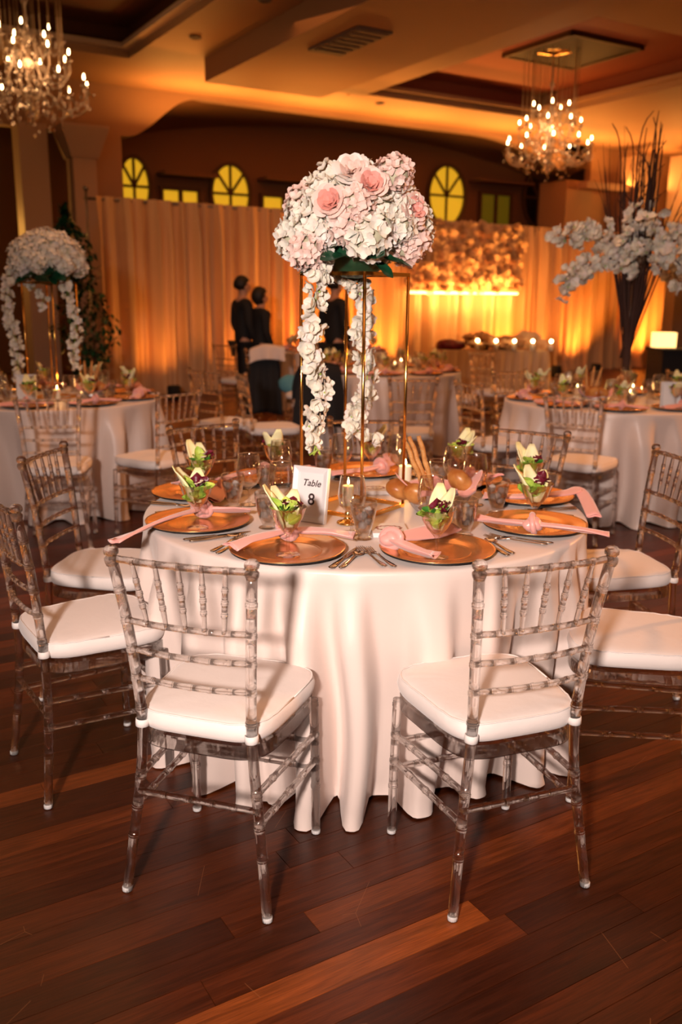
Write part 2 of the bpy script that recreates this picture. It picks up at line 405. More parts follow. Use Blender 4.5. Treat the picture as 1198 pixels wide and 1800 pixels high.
# windows of the niche wall
def ring_shape(mb, cx, cz, rx, rz, w_, b0, b1, a0=0, a1=2*PI, n=40):
    for i in range(n):
        t0 = a0+(a1-a0)*i/n; t1_ = a0+(a1-a0)*(i+1)/n; k = len(mb.v)
        for t in (t0, t1_):
            for rr in (0, w_):
                for b in (b0, b1): mb.v.append(RW(cx+(rx+rr)*math.cos(t), b, cz+(rz+rr)*math.sin(t)))
        mb.face([k, k+2, k+6, k+4]); mb.face([k, k+4, k+5, k+1]); mb.face([k+2, k+3, k+7, k+6])
def oval_window(i, a, z, rx, rz, m_):
    w_ = empty('window_%d' % i); tag(w_, kind='structure')
    mb = MB()
    for k in range(40):
        t = 2*PI*k/40; mb.v.append(RW(a+rx*math.cos(t), 17.975, z+rz*math.sin(t)))
    mb.face(list(range(40))); mb.obj('pane', m_, w_, False)
    mb = MB(); ring_shape(mb, a, z, rx*.98, rz*.98, .07, 17.90, 17.98); mb.obj('window_frame', 'frame_dark', w_, False)
    def bar(t0, t1_, wd=.025):
        mb = MB(); d = Vector((t1_[0]-t0[0], t1_[1]-t0[1])); nn = Vector((-d.y, d.x)).normalized()*wd; k = len(mb.v)
        for b in (17.93, 17.97):
            for (x, y), sg in ((t0, 1), (t1_, 1), (t1_, -1), (t0, -1)): mb.v.append(RW(a+x+nn.x*sg, b, z+y+nn.y*sg))
        mb.face([0, 1, 2, 3]); 
        for e_ in range(4): mb.face([e_, (e_+1) % 4, 4+(e_+1) % 4, 4+e_])
        mb.obj('muntin', 'frame_dark', w_, False)
    bar((0, -rz), (0, rz)); bar((-rx, 0), (rx, 0)); c = .707
    bar((0, 0), (-rx*c, rz*c)); bar((0, 0), (rx*c, rz*c))
def rect_window(i, a0, a1, z0, z1, m_):
    w_ = empty('window_%d' % i); tag(w_, kind='structure'); am = (a0+a1)/2
    for x0, x1 in ((a0, am-.04), (am+.04, a1)):
        MB().box((x0, 17.96, z0), (x1, 17.98, z1), RM).obj('pane', m_, w_, False)
    mb = MB(); mb.box((a0-.07, 17.9, z1), (a1+.07, 17.99, z1+.07), RM); mb.box((a0-.07, 17.9, z0), (a0, 17.99, z1), RM); mb.box((a1, 17.9, z0), (a1+.07, 17.99, z1), RM); mb.box((am-.04, 17.9, z0), (am+.04, 17.99, z1), RM)
    mb.obj('window_frame', 'frame_dark', w_, False)
oval_window(1, 6.02, 3.52, .29, .52, 'window_glow'); oval_window(2, 8.06, 3.50, .41, .56, 'window_glow')
oval_window(3, 13.62, 3.80, .52, .66, 'window_glow'); oval_window(4, 16.52, 3.92, .48, .68, 'window_black')
rect_window(5, 6.6, 7.32, 2.7, 3.49, 'window_glow'); rect_window(6, 8.8, 9.75, 2.7, 3.49, 'window_glow')
rect_window(7, 14.67, 15.57, 3.0, 3.9, 'window_dark'); rect_window(8, 10.6, 11.6, 2.8, 3.6, 'window_glow')
# lintels over the square windows and the sloping cheeks beside the ovals
for i, (a0, a1, z) in enumerate(((6.5, 7.65, 3.75), (8.7, 10.0, 3.80), (14.3, 16.0, 4.15))):
    tag(MB().box((a0, 17.55, z), (a1, 18, z+.06), RM).obj('trim_%d' % (i+1), 'niche_paint', smooth=False), kind='structure')

# columns at the left end of the niche
col = MB(); col.box((4.33, 16.0, 0), (4.72, 16.4, 3.76), RM)
tag(col.obj('column_shaft', 'column_paint', smooth=False), kind='structure')
mb = MB(); n0 = 0
rr = []
for (a0, a1, b0, b1, z) in ((4.30, 4.76, 15.97, 16.43, 3.70), (4.28, 4.78, 15.95, 16.45, 3.76), (4.14, 4.92, 15.83, 16.5, 4.16), (4.14, 4.92, 15.83, 16.5, 4.2)):
    rr.append([RW(a0, b0, z), RW(a1, b0, z), RW(a1, b1, z), RW(a0, b1, z)])
mb.rings(rr); tag(mb.obj('column_capital', 'column_paint', smooth=False), kind='structure')
tag(MB().box((4.78, 16.4, 0), (5.3, 16.8, 4.18), RM).obj('wall_pier', 'wall_paint', smooth=False), kind='structure')
tag(MB().box((3.52, 16.2, 0), (3.98, 16.7, 4.2), RM).obj('column_left', 'column_paint', smooth=False), kind='structure')
tag(MB().box((-4, 19.5, 0), (5.0, 19.7, 5.2), RM).obj('wall_left', 'ceiling_paint', smooth=False), kind='structure')
light('side_room_light', 'POINT', tuple(RW(2.8, 18.3, 2.6)), 110, (1, .45, .08), shadow_soft_size=.2)
# piers and beams at the right end
light('right_room_light', 'POINT', tuple(RW(17.6, 14.6, 3.9)), 75, (1, .40, .08), shadow_soft_size=.2)
tag(MB().box((15.85, 16.3, 0), (16.7, 17.2, 4.15), RM).obj('wall_right', 'ceiling_paint', smooth=False), kind='structure')
tag(MB().box((16.1, 15.9, 3.95), (18.4, 16.2, 4.1), RM).obj('beam_right', 'wall_paint', smooth=False), kind='structure')
tag(MB().box((17.5, 15.6, 0), (18.1, 16.2, 4.75), RM).obj('column_right', 'wall_paint', smooth=False), kind='structure')
tag(MB().box((18.6, 15.2, 0), (19.1, 15.7, 4.8), RM).obj('column_far_right', 'column_paint', smooth=False), kind='structure')
tag(MB().box((16.9, 16.6, 0), (24, 16.8, 5.0), RM).obj('wall_far_right', 'ceiling_paint', smooth=False), kind='structure')

# ------------------------------------------------------------------ pipe and drape
DA = Vector((-3.49, 13.18, 0)); DB = Vector((7.1, 20.52, 0)); DU = (DB-DA).normalized(); DN = Vector((-DU.y, DU.x, 0)); DL = (DB-DA).length; DH = 2.80
names = ['at the left end by the dark tree', 'second from the left, behind the couple in black', 'third from the left, left of the flower wall',
         'behind the flower wall', 'just right of the flower wall', 'second right of the flower wall', 'at the right end by the blossom branches']
edges = [0, .125, .26, .41, .535, .68, .84, 1.0]
for i in range(7):
    s0 = edges[i]*DL; s1 = edges[i+1]*DL; ph = R.uniform(0, 6); fr = R.uniform(.9, 1.1)
    def fn(u, v, s0=s0, s1=s1, ph=ph, fr=fr):
        s = s0 + (s1-s0)*u
        z = DH*(1-v); f = .02 + .035*min(v*6, 1)
        x = s*31*fr + ph
        d = f*1.7*(math.sin(x)+.7*math.sin(x*.43+1.3+ .5*v)+.45*math.sin(x*2.1+v*1.2))
        d += .10*max(0, v-.93)*8*(.5+.5*math.sin(x*.5))
        return DA + DU*(s + .014*math.sin(x*1.7)) - DN*d + Vector((0, 0, z+.01))
    mb = MB(); mb.grid(fn, int((s1-s0)*44), 16)
    o = mb.obj('drape', 'drape'); tag(o, 'tall sheer ivory drape panel, ' + names[i], 'drape', 'drape panels along the far wall')
mb = MB(); mb.tube([DA - DU*.12 + DN*.04 + Vector((0, 0, DH-.03)), DB + DN*.04 + Vector((0, 0, DH-.03))], .02)
tag(mb.obj('drape_rail', 'pipe'), 'metal rail carrying the drapes along their top edge', 'rail')
o = empty('drape_upright', DA - DU*.10); tag(o, 'slim metal upright pole at the left end of the drapes', 'pole')
mb = MB(); mb.tube([(0, 0, .01), (0, 0, 1.6)], .024, 10); mb.tube([(0, 0, 1.58), (0, 0, 2.86)], .018, 10); mb.obj('pole', 'pipe', o)
MB().lathe([(.032, 1.56), (.034, 1.58), (.034, 1.63), (.025, 1.65)], 12).obj('collar', 'pipe', o)
MB().box((-.2, -.2, 0), (.2, .2, .012)).obj('base_plate', 'pipe', o, False)
MB().ball((0, 0, 2.9), .04).obj('finial', 'pipe', o)
# uplights standing on the floor before the drapes
def uplight_thing():
    o = empty('uplight'); MB().lathe([(.09, 0), (.1, .02), (.1, .18), (.085, .2), (.08, .17), (.0, .165)], 16).obj('housing', 'cloth_black', o)
    MB().lathe([(.078, .172), (0, .176)], 16).obj('lens', 'led', o); return o
ups = [(.06, 30, .14, 'at the far left of the drapes'), (.17, 40, .2, 'left of the couple in black'), (.28, 190, .6, 'behind the couple in black'), (.375, 150, .45, 'left of the flower wall'), (.60, 150, .6, 'behind the head table'),
       (.68, 60, .4, 'just right of the flower wall'), (.77, 150, .35, 'right of the head table'), (.93, 240, .3, 'by the blossom branches')]
for t, e, sp, nm in ups:
    p = DA + DU*DL*t - DN*.75
    inst('uplight', uplight_thing, p, 0, 'round black floor uplight ' + nm, 'uplight', 'uplights along the foot of the drapes')
    light('uplight_beam', 'SPOT', p + Vector((0, 0, .22)), e*1.5, (1, .32, .045), p + DN*.75 + Vector((0, 0, 1.35)), spot_size=1.9, spot_blend=.9, shadow_soft_size=.07)

# flower wall
def petal_fn(l, wd, cup, curl=0):
    def fn(u, v):
        x = (u-.5)*2; wv = wd*math.sin(PI*min(v*.80+.14, 1))**.7
        return Vector((x*wv*.5, l*v, cup*(v*v) - cup*.6*(1-x*x)*math.sin(PI*v)+curl*max(0, v-.7)))
    return fn
def add_petal(mb, M, l, wd, cup, nu=2, nv=3, curl=0, mi=0):
    f = petal_fn(l, wd, cup, curl)
    mb.grid(lambda u, v: M @ f(u, v), nu, nv, mi=mi)
def rose_mesh(name, m, r=.045, rng=None):
    mb = MB(); rng = rng or R
    for layer, (n, tilt, l, h) in enumerate(((3, 88, .55, .35), (5, 84, .66, .28), (5, 78, .74, .2), (6, 70, .82, .1), (7, 58, .86, .03), (6, 40, .80, 0))):
        for k in range(n):
            a = 2*PI*(k+.35*layer)/n + rng.uniform(-.2, .2); t = math.radians(tilt+rng.uniform(-6, 6))
            M = Matrix.Rotation(a, 4, 'Z') @ Matrix.Translation((0, r*(.06+.115*layer), 0)) @ Matrix.Rotation(t, 4, 'X')
            add_petal(mb, M, r*l, r*.95*(.62+.13*layer), -r*.25, 4, 4, r*.3, mi=0 if layer < 4 else 1)
    return mb.mesh(name, m)
flw = empty('flower_wall'); tag(flw, 'wall of glowing cream flowers hung on the drape above the head table', 'flower wall')
fa, fb = .535*10.025, .80*10.025
mb = MB(); Mw = Matrix((( DU.x, DN.x, 0, DA.x), (DU.y, DN.y, 0, DA.y), (0, 0, 1, 0), (0, 0, 0, 1)))
mb.box((fa, -.30, 1.58), (fb, -.24, 2.72), Mw); mb.obj('backing_panel', 'drape', flw, False)
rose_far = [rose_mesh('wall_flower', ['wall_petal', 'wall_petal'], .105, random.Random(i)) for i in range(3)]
k = 0
for i in range(17):
    for j in range(9):
        s = fa + (fb-fa)*(i+.5+R.uniform(-.35, .35))/17; z = 1.62 + 1.08*(j+.5+R.uniform(-.3, .3))/9
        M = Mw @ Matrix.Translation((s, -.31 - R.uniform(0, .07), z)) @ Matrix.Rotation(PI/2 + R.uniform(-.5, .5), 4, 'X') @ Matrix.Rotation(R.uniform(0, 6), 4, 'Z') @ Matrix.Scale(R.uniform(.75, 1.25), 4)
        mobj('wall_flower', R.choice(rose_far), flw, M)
MB().box((fa, -.36, 1.53), (fb, -.33, 1.565), Mw).obj('light_strip', 'led', flw, False)
c_ = Mw @ Vector(((fa+fb)/2, -.62, 1.42))
light('flower_wall_wash', 'AREA', tuple(c_), 55, (1, .42, .10), tuple(Mw @ Vector(((fa+fb)/2, -.25, 2.05))), shape='RECTANGLE', size=2.4, size_y=.06)
light('flower_wall_downwash', 'AREA', tuple(Mw @ Vector(((fa+fb)/2+.2, -.45, 1.52))), 40, (1, .44, .12), tuple(Mw @ Vector(((fa+fb)/2+.2, -.1, .5))), shape='RECTANGLE', size=2.2, size_y=.06)

# ------------------------------------------------------------------ chairs
WT, WS, WR, WF, YT, YR, YF, ZT, ZS = .174, .145, .192, .185, .054, .033, .354, .918, .461
def ringed_tube(mb, path, rad, marks, seg=12, amp=1.0, taper=None, rw=1.0):
    """tube along path with double turned rings at the given fractions"""
    P = cat_pts(path, 10); D = [0]
    for i in range(1, len(P)): D.append(D[-1] + (P[i]-P[i-1]).length)
    Lh = D[-1]
    def at(s):
        s = max(0, min(Lh, s))
        for i in range(1, len(D)):
            if D[i] >= s: t = (s-D[i-1])/max(D[i]-D[i-1], 1e-9); return P[i-1].lerp(P[i], t)
        return P[-1]
    st = {0: 1, Lh: 1}
    for i in range(1, 12): st[Lh*i/12] = 1
    for m in marks:
        c = m*Lh
        st = {k: v for k, v in st.items() if abs(k-c) > rad*.95*rw}
        for o_, h in ((-.62, 1), (-.50, 1.20), (-.34, 1.24), (-.18, 1.14), (0, 1.05), (.18, 1.14), (.34, 1.24), (.50, 1.20), (.62, 1)):
            st[c+o_*rad*rw] = 1 + (h-1)*amp
    ks = sorted(k for k in st if -1e-6 <= k <= Lh+1e-6)
    mb.tube([at(k) for k in ks], [rad*st[k]*(taper(k/Lh) if taper else 1) for k in ks], seg)
def post_path(sx): return [(sx*WR, -YR, 0), (sx*.176, -.018, .14), (sx*.157, -.003, .30), (sx*WS, 0, .44), (sx*.1475, -.008, .56), (sx*.158, -.026, .73), (sx*WT, -YT, .895)]
def post_at(sx, z):
    P = cat_pts(post_path(sx), 10)
    for i in range(1, len(P)):
        if P[i].z >= z: t = (z-P[i-1].z)/(P[i].z-P[i-1].z); return P[i-1].lerp(P[i], t)
    return P[-1]
def bar_part(a, b, r, n, name, root, bow=0, amp=1.1, seg=10, endfat=False):
    a = Vector(a); b = Vector(b); mid = (a+b)/2 + Vector((0, bow, 0)); mb = MB()
    tp = (lambda t: 1.18 if (t < .08 or t > .92) else 1) if endfat else None
    ringed_tube(mb, [a, (a+mid)/2 + Vector((0, bow*.35, 0)), mid, (b+mid)/2 + Vector((0, bow*.35, 0)), b], r, [(i+1)/(n+1) for i in range(n)], seg, amp*.62, tp, rw=.75)
    return mb.obj(name, 'acrylic', root)
def cushion_outline(ins=0, n=64):
    pts = []
    for i in range(n):
        t = 2*PI*i/n; c, s = math.cos(t), math.sin(t); e = .42
        x = math.copysign(abs(c)**e, c); y = math.copysign(abs(s)**e, s)
        hw = .172 + (.202-.172)*(y*.5+.5)
        pts.append(((hw-ins)*x, .183 + (.193-ins)*y + .012*(1-x*x)*(1 if y > 0 else .2)))
    return pts
def build_chair():
    t = empty('banquet_chair')
    for s in (-1, 1):
        mb = MB(); zz = [.155, .235, .318, .505, .585, .66, .735, .815]
        ringed_tube(mb, post_path(s), .0130, [z/.90 for z in zz], 16, .55, rw=.62)
        c = post_at(s, .895)
        mb.lathe([(.0125, -.02), (.0155, -.012), (.0165, -.008), (.0165, -.002), (.0125, .002), (.0125, .005), (.0165, .008), (.0175, .014), (.0165, .020), (.0125, .0255), (.006, .028)], 14, Matrix.Translation(c))
        mb.obj('back_post', 'acrylic', t)
        mb = MB(); ringed_tube(mb, [(s*WF, YF, 0), (s*(WF-.001), YF-.001, .14), (s*(WF-.003), YF-.003, .28), (s*(WF-.006), YF-.006, .415)], .0125, [.36, .55, .74, .96], 16, .55, rw=.62)
        mb.obj('leg', 'acrylic', t)
        for sy, x, y in ((0, WR, -YR), (1, WF, YF)):
            tip = MB().lathe([(.0115, .001), (.0128, .003), (.0128, .012), (.0118, .014)], 14, Matrix.Translation((s*x, y, 0))).obj('foot_cap', 'rubber', t)
    zz = ((.893, .0085, 'top_rail'), (.735, .0078, 'back_rail'), (.66, .0078, 'back_rail'), (.585, .0078, 'back_rail'))
    for z, r, nm in zz: bar_part(post_at(-1, z), post_at(1, z), r, 5, nm, t, bow=-.016)
    for k in range(5):
        f = (k+1)/6; u = post_at(-1, .893).lerp(post_at(1, .893), f); l = post_at(-1, .735).lerp(post_at(1, .735), f*.92+.04)
        u += Vector((0, -.012, 0)); l += Vector((0, -.012, 0))
        mb = MB(); ringed_tube(mb, [u, u.lerp(l, .5), l], .0072, [.30, .5, .70], 10, 1.0, lambda q: .62 + .38*math.sin(PI*min(max(q, .03), .97))**.6)
        mb.obj('spindle', 'acrylic', t)
    # seat frame: a moulded hoop with a thin deck
    mb = MB(); out = cushion_outline(.004); inn = cushion_outline(.026); n = len(out)
    k0 = len(mb.v)
    for z, o_ in ((.400, out), (.438, out), (.438, inn), (.424, inn), (.400, [(x*.97, (y-.183)*.97+.183) for x, y in out])):
        mb.v += [Vector((x, y, z)) for x, y in o_]
    for a, b in ((0, 1), (1, 2), (2, 3), (3, 4), (4, 0)):
        for i in range(n): mb.face([k0+a*n+i, k0+a*n+(i+1) % n, k0+b*n+(i+1) % n, k0+b*n+i])
    mb.obj('seat_frame', 'acrylic', t, False)
    for s in (-1, 1):
        bar_part((s*(WF-.003), YF, .308), post_at(s, .318), .0088, 3, 'side_stretcher', t, endfat=True)
        bar_part((s*(WF-.002), YF, .228), post_at(s, .240), .0088, 3, 'side_stretcher', t, endfat=True)
    bar_part((-WF, YF, .285), (WF, YF, .285), .0088, 4, 'front_stretcher', t, endfat=True)
    bar_part((-WF, YF, .205), (WF, YF, .205), .0088, 4, 'front_stretcher', t, endfat=True)
    bar_part(post_at(-1, .275), post_at(1, .275), .0088, 4, 'rear_stretcher', t)
    # cushion
    cu = MB(); rr = []
    prof = [(.030, .4415), (.012, .4425), (.004, .447), (.0, .456), (-.003, .470), (.000, .484), (.005, .492), (.014, .4965), (.030, .500), (.055, .503), (.09, .506), (.13, .508), (.16, .5085)]
    for ins, z in prof:
        ring = []
        for x, y in cushion_outline(ins):
            wz = .0012*math.sin(y*140 + x*60) if .46 < z < .505 else 0
            ring.append(Vector((x, y, z + wz + .0012*noise.noise(Vector((x*14, y*14, z*6))))))
        rr.append(ring)
    cu.rings(rr); c_ = cu.obj('cushion', 'seat_fabric', t)
    pp = [Vector((x, y, .4935 + .0012*math.sin(y*140+x*60))) for x, y in cushion_outline(.004)]; pp.append(pp[0])
    MB().tube(pp, .0021, 6).obj('piping', 'seat_fabric', c_)
    for s in (-1, 1):
        q = post_at(s, .463); mb = MB()
        mb.lathe([(.0150, -.010), (.0168, -.009), (.0172, 0), (.0168, .009), (.0150, .010)], 18, Matrix.Translation(q)@Matrix.Rotation(-.05*s, 4, 'Y'), cap0=False, cap1=False)
        mb.box((min(q.x, q.x-s*.02), q.y+.006, q.z-.009), (max(q.x, q.x-s*.02), q.y+.022, q.z+.009))
        mb.obj('strap', 'strap_fabric', c_)
    return t
CH = 'clear chair with white cushion, '
for x, y, th, lb in (
    (-.3438, 1.977, -.298, 'nearest the camera on the left of the foreground table'),
    (.4493, 1.9988, .3603, 'nearest the camera on the right of the foreground table'),
    (-.938, 2.553, -.978, 'seat turned right, cut by the left picture edge'),
    (-1.053, 3.284, 4.583, 'left of the foreground table, behind the cut-off one'),
    (-.595, 4.018, 3.828, 'behind the two salads at the left rear of the table'),
    (.121, 4.236, 3.218, 'behind the gold stand at the rear of the foreground table'),
    (.807, 3.923, 2.485, 'behind the two salads at the right rear of the table'),
    (1.219, 3.339, 1.725, 'with its back cut by the right picture edge'),
    (1.085, 2.545, 1.36, 'only cushion and stretchers showing at the right picture edge')):
    inst('chair', build_chair, (x, y, 0), th, CH + lb, 'chair', 'chairs around the foreground table')
for x, y, th, lb in (
    (-1.679, 5.141, .18, 'backed to the camera at the left background table'),
    (-1.027, 5.459, .95, 'right of the left background table, its seat to the left'),
    (-1.042, 7.077, -.701, 'small, standing before the drape right of the left table'),
    (-.875, 9.905, .079, 'with a black jacket hung over its back'),
    (-1.367, 10.824, -.61, 'far off, just left of the jacket chair'),
    (-.72, 6.9, -1.25, 'seen edge-on between left table and gold stand'),
    (.514, 6.581, .026, 'behind the gold stand, at the centre background table'),
    (.915, 6.224, -1.171, 'nearer of two edge-on chairs left of the right table'),
    (1.364, 7.183, -2.579, 'behind the right background table, its back left of the salads'),
    (1.411, 5.423, -.571, 'in front of the right background table'),
    (1.516, 9.713, -.955, 'in front of the head table, on the right'),
    (.98, 9.2, -1.7, 'between the centre table and the head table'),
    (-.35, 9.6, 3.0, 'far behind the blossom strand, in the middle'),
    (2.75, 7.25, 2.4, 'behind the right background table by the dark box'),
    (-2.9, 7.2, -2.5, 'behind the left background table at the picture edge')):
    inst('chair', build_chair, (x, y, 0), th, CH + lb, 'chair', 'chairs around the background tables')

# ------------------------------------------------------------------ tablecloths
TX, TY, TR, TZ = .0824, 3.0727, .758, .76
def cloth(cx, cy, r, folds, seed, nu=300, name='tablecloth', crests=None):
    rg = random.Random(seed)
    if crests is None:
        crests = []; a = 0
        while a < 2*PI - .1: crests.append((a, rg.uniform(.6, 1.1), rg.uniform(.07, .12))); a += rg.uniform(.24, .42)
    def fold(t):
        s = 0
        for a, h, wd in crests:
            d = (t-a+PI) % (2*PI) - PI
            s += h*math.exp(-(d/(wd*1.05))**4)
        return s
    mb = MB(); H = TZ - .004
    prof = [(0.0, 0), (.5, 0), (.8, 0), (.95, 0), (.99, .001), (1.0, .005), (1.004, .012)]
    rr = []
    for k, d in prof:
        rr.append([Vector((cx + r*k*math.cos(2*PI*j/nu), cy + r*k*math.sin(2*PI*j/nu), TZ - d)) for j in range(nu)])
    N = 26
    for i in range(1, N+1):
        v = i/N; ring = []
        for j in range(nu):
            t = 2*PI*j/nu; f = fold(t + .02*math.sin(v*5+t*3))
            amp = v**.72
            rad = r*1.004 - .135*v**.95 + .235*f*amp*(1-.12*v)*(1 if v > .25 else (v/.25)**.5) + .012*amp*noise.noise(Vector((math.cos(t)*5, math.sin(t)*5, v*3+seed)))
            z = TZ - .012 - v*(H-.012)
            if v > .97: rad += .008
            ring.append(Vector((cx + rad*math.cos(t), cy + rad*math.sin(t), max(z, .003 + .010*(1-min(f, 1))))))
        rr.append(ring)
    mb.rings(rr, cap0=False, cap1=False)
    return mb.obj(name, 'satin')
D = math.radians
main_crests = [(D(-147), .9, .07), (D(-131), .85, .06), (D(-119), .8, .05), (D(-113), .5, .05), (D(-103.5), .95, .062), (D(-93), .85, .055), (D(-76.5), .62, .075), (D(-60), .45, .06), (D(-45), .7, .06), (D(-36), .9, .06), (D(-22), .7, .07), (D(-168), .8, .07),
               (D(-186), .7, .08), (D(-205), .9, .07), (D(-224), .8, .08), (D(-243), .8, .07), (D(-262), .9, .08), (D(-281), .7, .08), (D(-300), .9, .08), (D(-320), .8, .08), (D(-341), .8, .07)]
o = cloth(TX, TY, TR, 0, 1, 420, crests=main_crests)
tag(o, 'ivory satin tablecloth falling to the floor over the round foreground table', 'tablecloth')
BT = [(-2.07, 6.42, 'left background', 2), (1.95, 6.52, 'right background', 3), (.42, 9.05, 'centre background', 4), (-.15, 12.35, 'far central', 6)]
for cx, cy_, nm, sd in BT:
    o = cloth(cx, cy_, TR, 0, sd, 260); tag(o, 'ivory satin tablecloth over the %s table' % nm, 'tablecloth', 'tablecloths of the background tables')

# ------------------------------------------------------------------ tableware
def b_charger():
    o = empty('charger_plate')
    MB().lathe([(.0, .005), (.098, .005), (.104, .006), (.112, .011), (.135, .0145), (.160, .0175), (.167, .0195), (.168, .0185), (.166, .0165), (.135, .0115), (.112, .007), (.1, .003), (0, .003)], 72, cap0=False, cap1=False).obj('plate', 'gold_plate', o)
    MB().lathe([(.100, .0), (.158, .0125), (.166, .0160), (.165, .0120), (.105, 0), (0, 0)], 48, cap1=False).obj('underside', 'black_base', o)
    MB().lathe([(.094, .0052), (.0965, .0068), (.099, .0052)], 64, cap0=False, cap1=False).obj('inner_rim', 'gold_plate', o)
    return o
def b_martini():
    return MB().lathe([(0, 0), (.034, .0), (.0355, .0012), (.033, .003), (.014, .0055), (.0062, .010), (.0052, .020), (.0050, .045), (.0062, .058), (.012, .066), (.030, .086), (.044, .112), (.0535, .140), (.0545, .1415),
                       (.0530, .1412), (.0425, .113), (.0285, .088), (.011, .070), (.0, .066)], 32, cap0=False, cap1=False).obj('cocktail_glass', 'glass')
def b_goblet():
    return MB().lathe([(0, 0), (.034, 0), (.0355, .0014), (.031, .0032), (.012, .006), (.0052, .012), (.0042, .030), (.0045, .056), (.010, .064), (.028, .075), (.040, .095), (.0445, .120), (.0415, .150), (.0362, .180), (.0360, .1812),
                       (.0350, .180), (.0402, .150), (.0431, .120), (.0386, .096), (.027, .078), (.009, .068), (0, .066)], 32, cap0=False, cap1=False).obj('wine_goblet', 'stemware')
def b_tumbler():
    o = empty('water_glass')
    MB().lathe([(0, 0), (.028, 0), (.0295, .0015), (.027, .004), (.018, .008), (.0165, .012), (.020, .018), (.0265, .035), (.0335, .062), (.0395, .092), (.0412, .108), (.0405, .1165), (.0395, .1175),
                (.0388, .116), (.0394, .107), (.0377, .090), (.0318, .062), (.0247, .036), (.018, .022), (0, .018)], 28, cap0=False, cap1=False).obj('glass', 'stemware', o)
    MB().lathe([(0, .0188), (.0172, .0226), (.024, .0365), (.0311, .062), (.0370, .090), (.0372, .0905), (0, .0905)], 28, cap0=False, cap1=False).obj('water', 'water', o)
    rg = random.Random(4)
    for k in range(5):
        z = .045 + .0105*k; rr_ = .010 + .002*k; M = Matrix.Translation((rr_*math.cos(k*2.2), rr_*math.sin(k*2.2), z)) @ Matrix.Rotation(k*1.3, 4, (1, .5, .2))
        MB().ball((0, 0, 0), .0125, 12, 8, M, f=lambda p: Vector([math.copysign(abs(q/.0125)**.55*.0105, q) for q in p])).obj('ice_cube', 'ice', o)
    return o
def leaf(mb, M, l, wd, cup, ruf, seed, nu=5, nv=7, tip=1.0):
    def fn(u, v):
        x = (u-.5)*2; wv = wd*(math.sin(PI*(.06+.94*v**.8))**.6 if tip == 1 else (math.sin(PI*(.10+.90*v)*.93)**.75))*.5
        e = abs(x)**1.5
        r = ruf*e*(noise.noise(Vector((x*3+seed, v*7, seed)))*2)
        return M @ Vector((x*wv, l*v, cup*x*x*math.sin(PI*min(v+.1, 1)) + l*.22*v*v*0 + r))
    mb.grid(fn, nu, nv)
def b_salad(seed):
    rg = random.Random(seed)
    o = empty('salad')
    Z = Vector((0, 0, 1))
    def place(az, tilt, r0, z0, roll=0):
        return Matrix.Translation((r0*math.cos(az), r0*math.sin(az), z0)) @ Matrix.Rotation(az-PI/2, 4, 'Z') @ Matrix.Rotation(PI/2-tilt, 4, 'X') @ Matrix.Rotation(roll, 4, 'Y')
    ne = 2 + (seed % 2)
    for k in range(ne):
        mb = MB(); az = (2.6, 1.7, .9)[k] + rg.uniform(-.3, .3)
        leaf(mb, place(az, .42+rg.uniform(-.1, .1), .010, .078), .136 - .012*k, .052, .015, .002, seed+k, 6, 8, 2)
        me = mb.obj('endive_leaf', 'endive', o); sm = me.modifiers.new('s', 'SOLIDIFY'); sm.thickness = .0035
    for k in range(13):
        mb = MB(); az = rg.uniform(0, 6.28); leaf(mb, place(az, rg.uniform(.3, 1.25), rg.uniform(.002, .024), .084+rg.uniform(0, .046), rg.uniform(-.8, .8)), rg.uniform(.034, .056), rg.uniform(.030, .046), .012, .018, seed*3+k, 7, 7)
        mb.obj('lettuce_leaf', 'lettuce', o)
    for k in range(4):
        mb = MB(); az = rg.uniform(-.6, 1.6); leaf(mb, place(az, rg.uniform(.2, 1.2), .015, .118+rg.uniform(0, .02), rg.uniform(-1, 1)), rg.uniform(.03, .05), .034, .010, .018, seed*5+k, 6, 6)
        mb.obj('radicchio_leaf', 'radicchio', o)
    for k in range(4):
        mb = MB(); az = rg.uniform(0, 6.28); leaf(mb, place(az, rg.uniform(.6, 1.3), .02, .13, rg.uniform(-1, 1)), .028, .020, .004, .003, seed*7+k, 4, 5)
        mb.obj('herb_leaf', 'herb_green', o)
    for k in range(3):
        p = Vector((rg.uniform(-.03, .03), rg.uniform(-.035, .01), .146+rg.uniform(0, .012)))
        MB().ball(p, (.008, .005, .0018), 8, 5).obj('almond_flake', 'almond', o)
    return o
def b_fork():
    mb = MB(); L_ = .19
    mb2 = []
    P = [(0, 0, .0045), (0, .03, .004), (0, .08, .0035), (0, .115, .006), (0, .128, .006)]
    def sect(w_, t_, p):
        return [Vector((w_*math.cos(a), p[1], p[2] + t_*math.sin(a))) for a in [2*PI*i/10 for i in range(10)]]
    wd = [.003, .0085, .0078, .0042, .0035, .0038, .009, .0115, .0118]
    ys = [0, .006, .03, .07, .11, .120, .130, .140, .150]; zs = [.004, .0045, .0045, .004, .006, .007, .006, .004, .003]
    mb.rings([sect(wd[i], .0015, (0, ys[i], zs[i])) for i in range(len(ys))])
    for k in range(4):
        x = -.0093 + .0062*k
        mb.rings([[Vector((x + r*math.cos(a), y, z + r*.7*math.sin(a))) for a in [2*PI*i/6 for i in range(6)]] for y, z, r in ((.148, .003, .0019), (.165, .003, .0016), (.185, .006, .0014), (.198, .009, .0006))])
    return mb.obj('fork', 'steel')
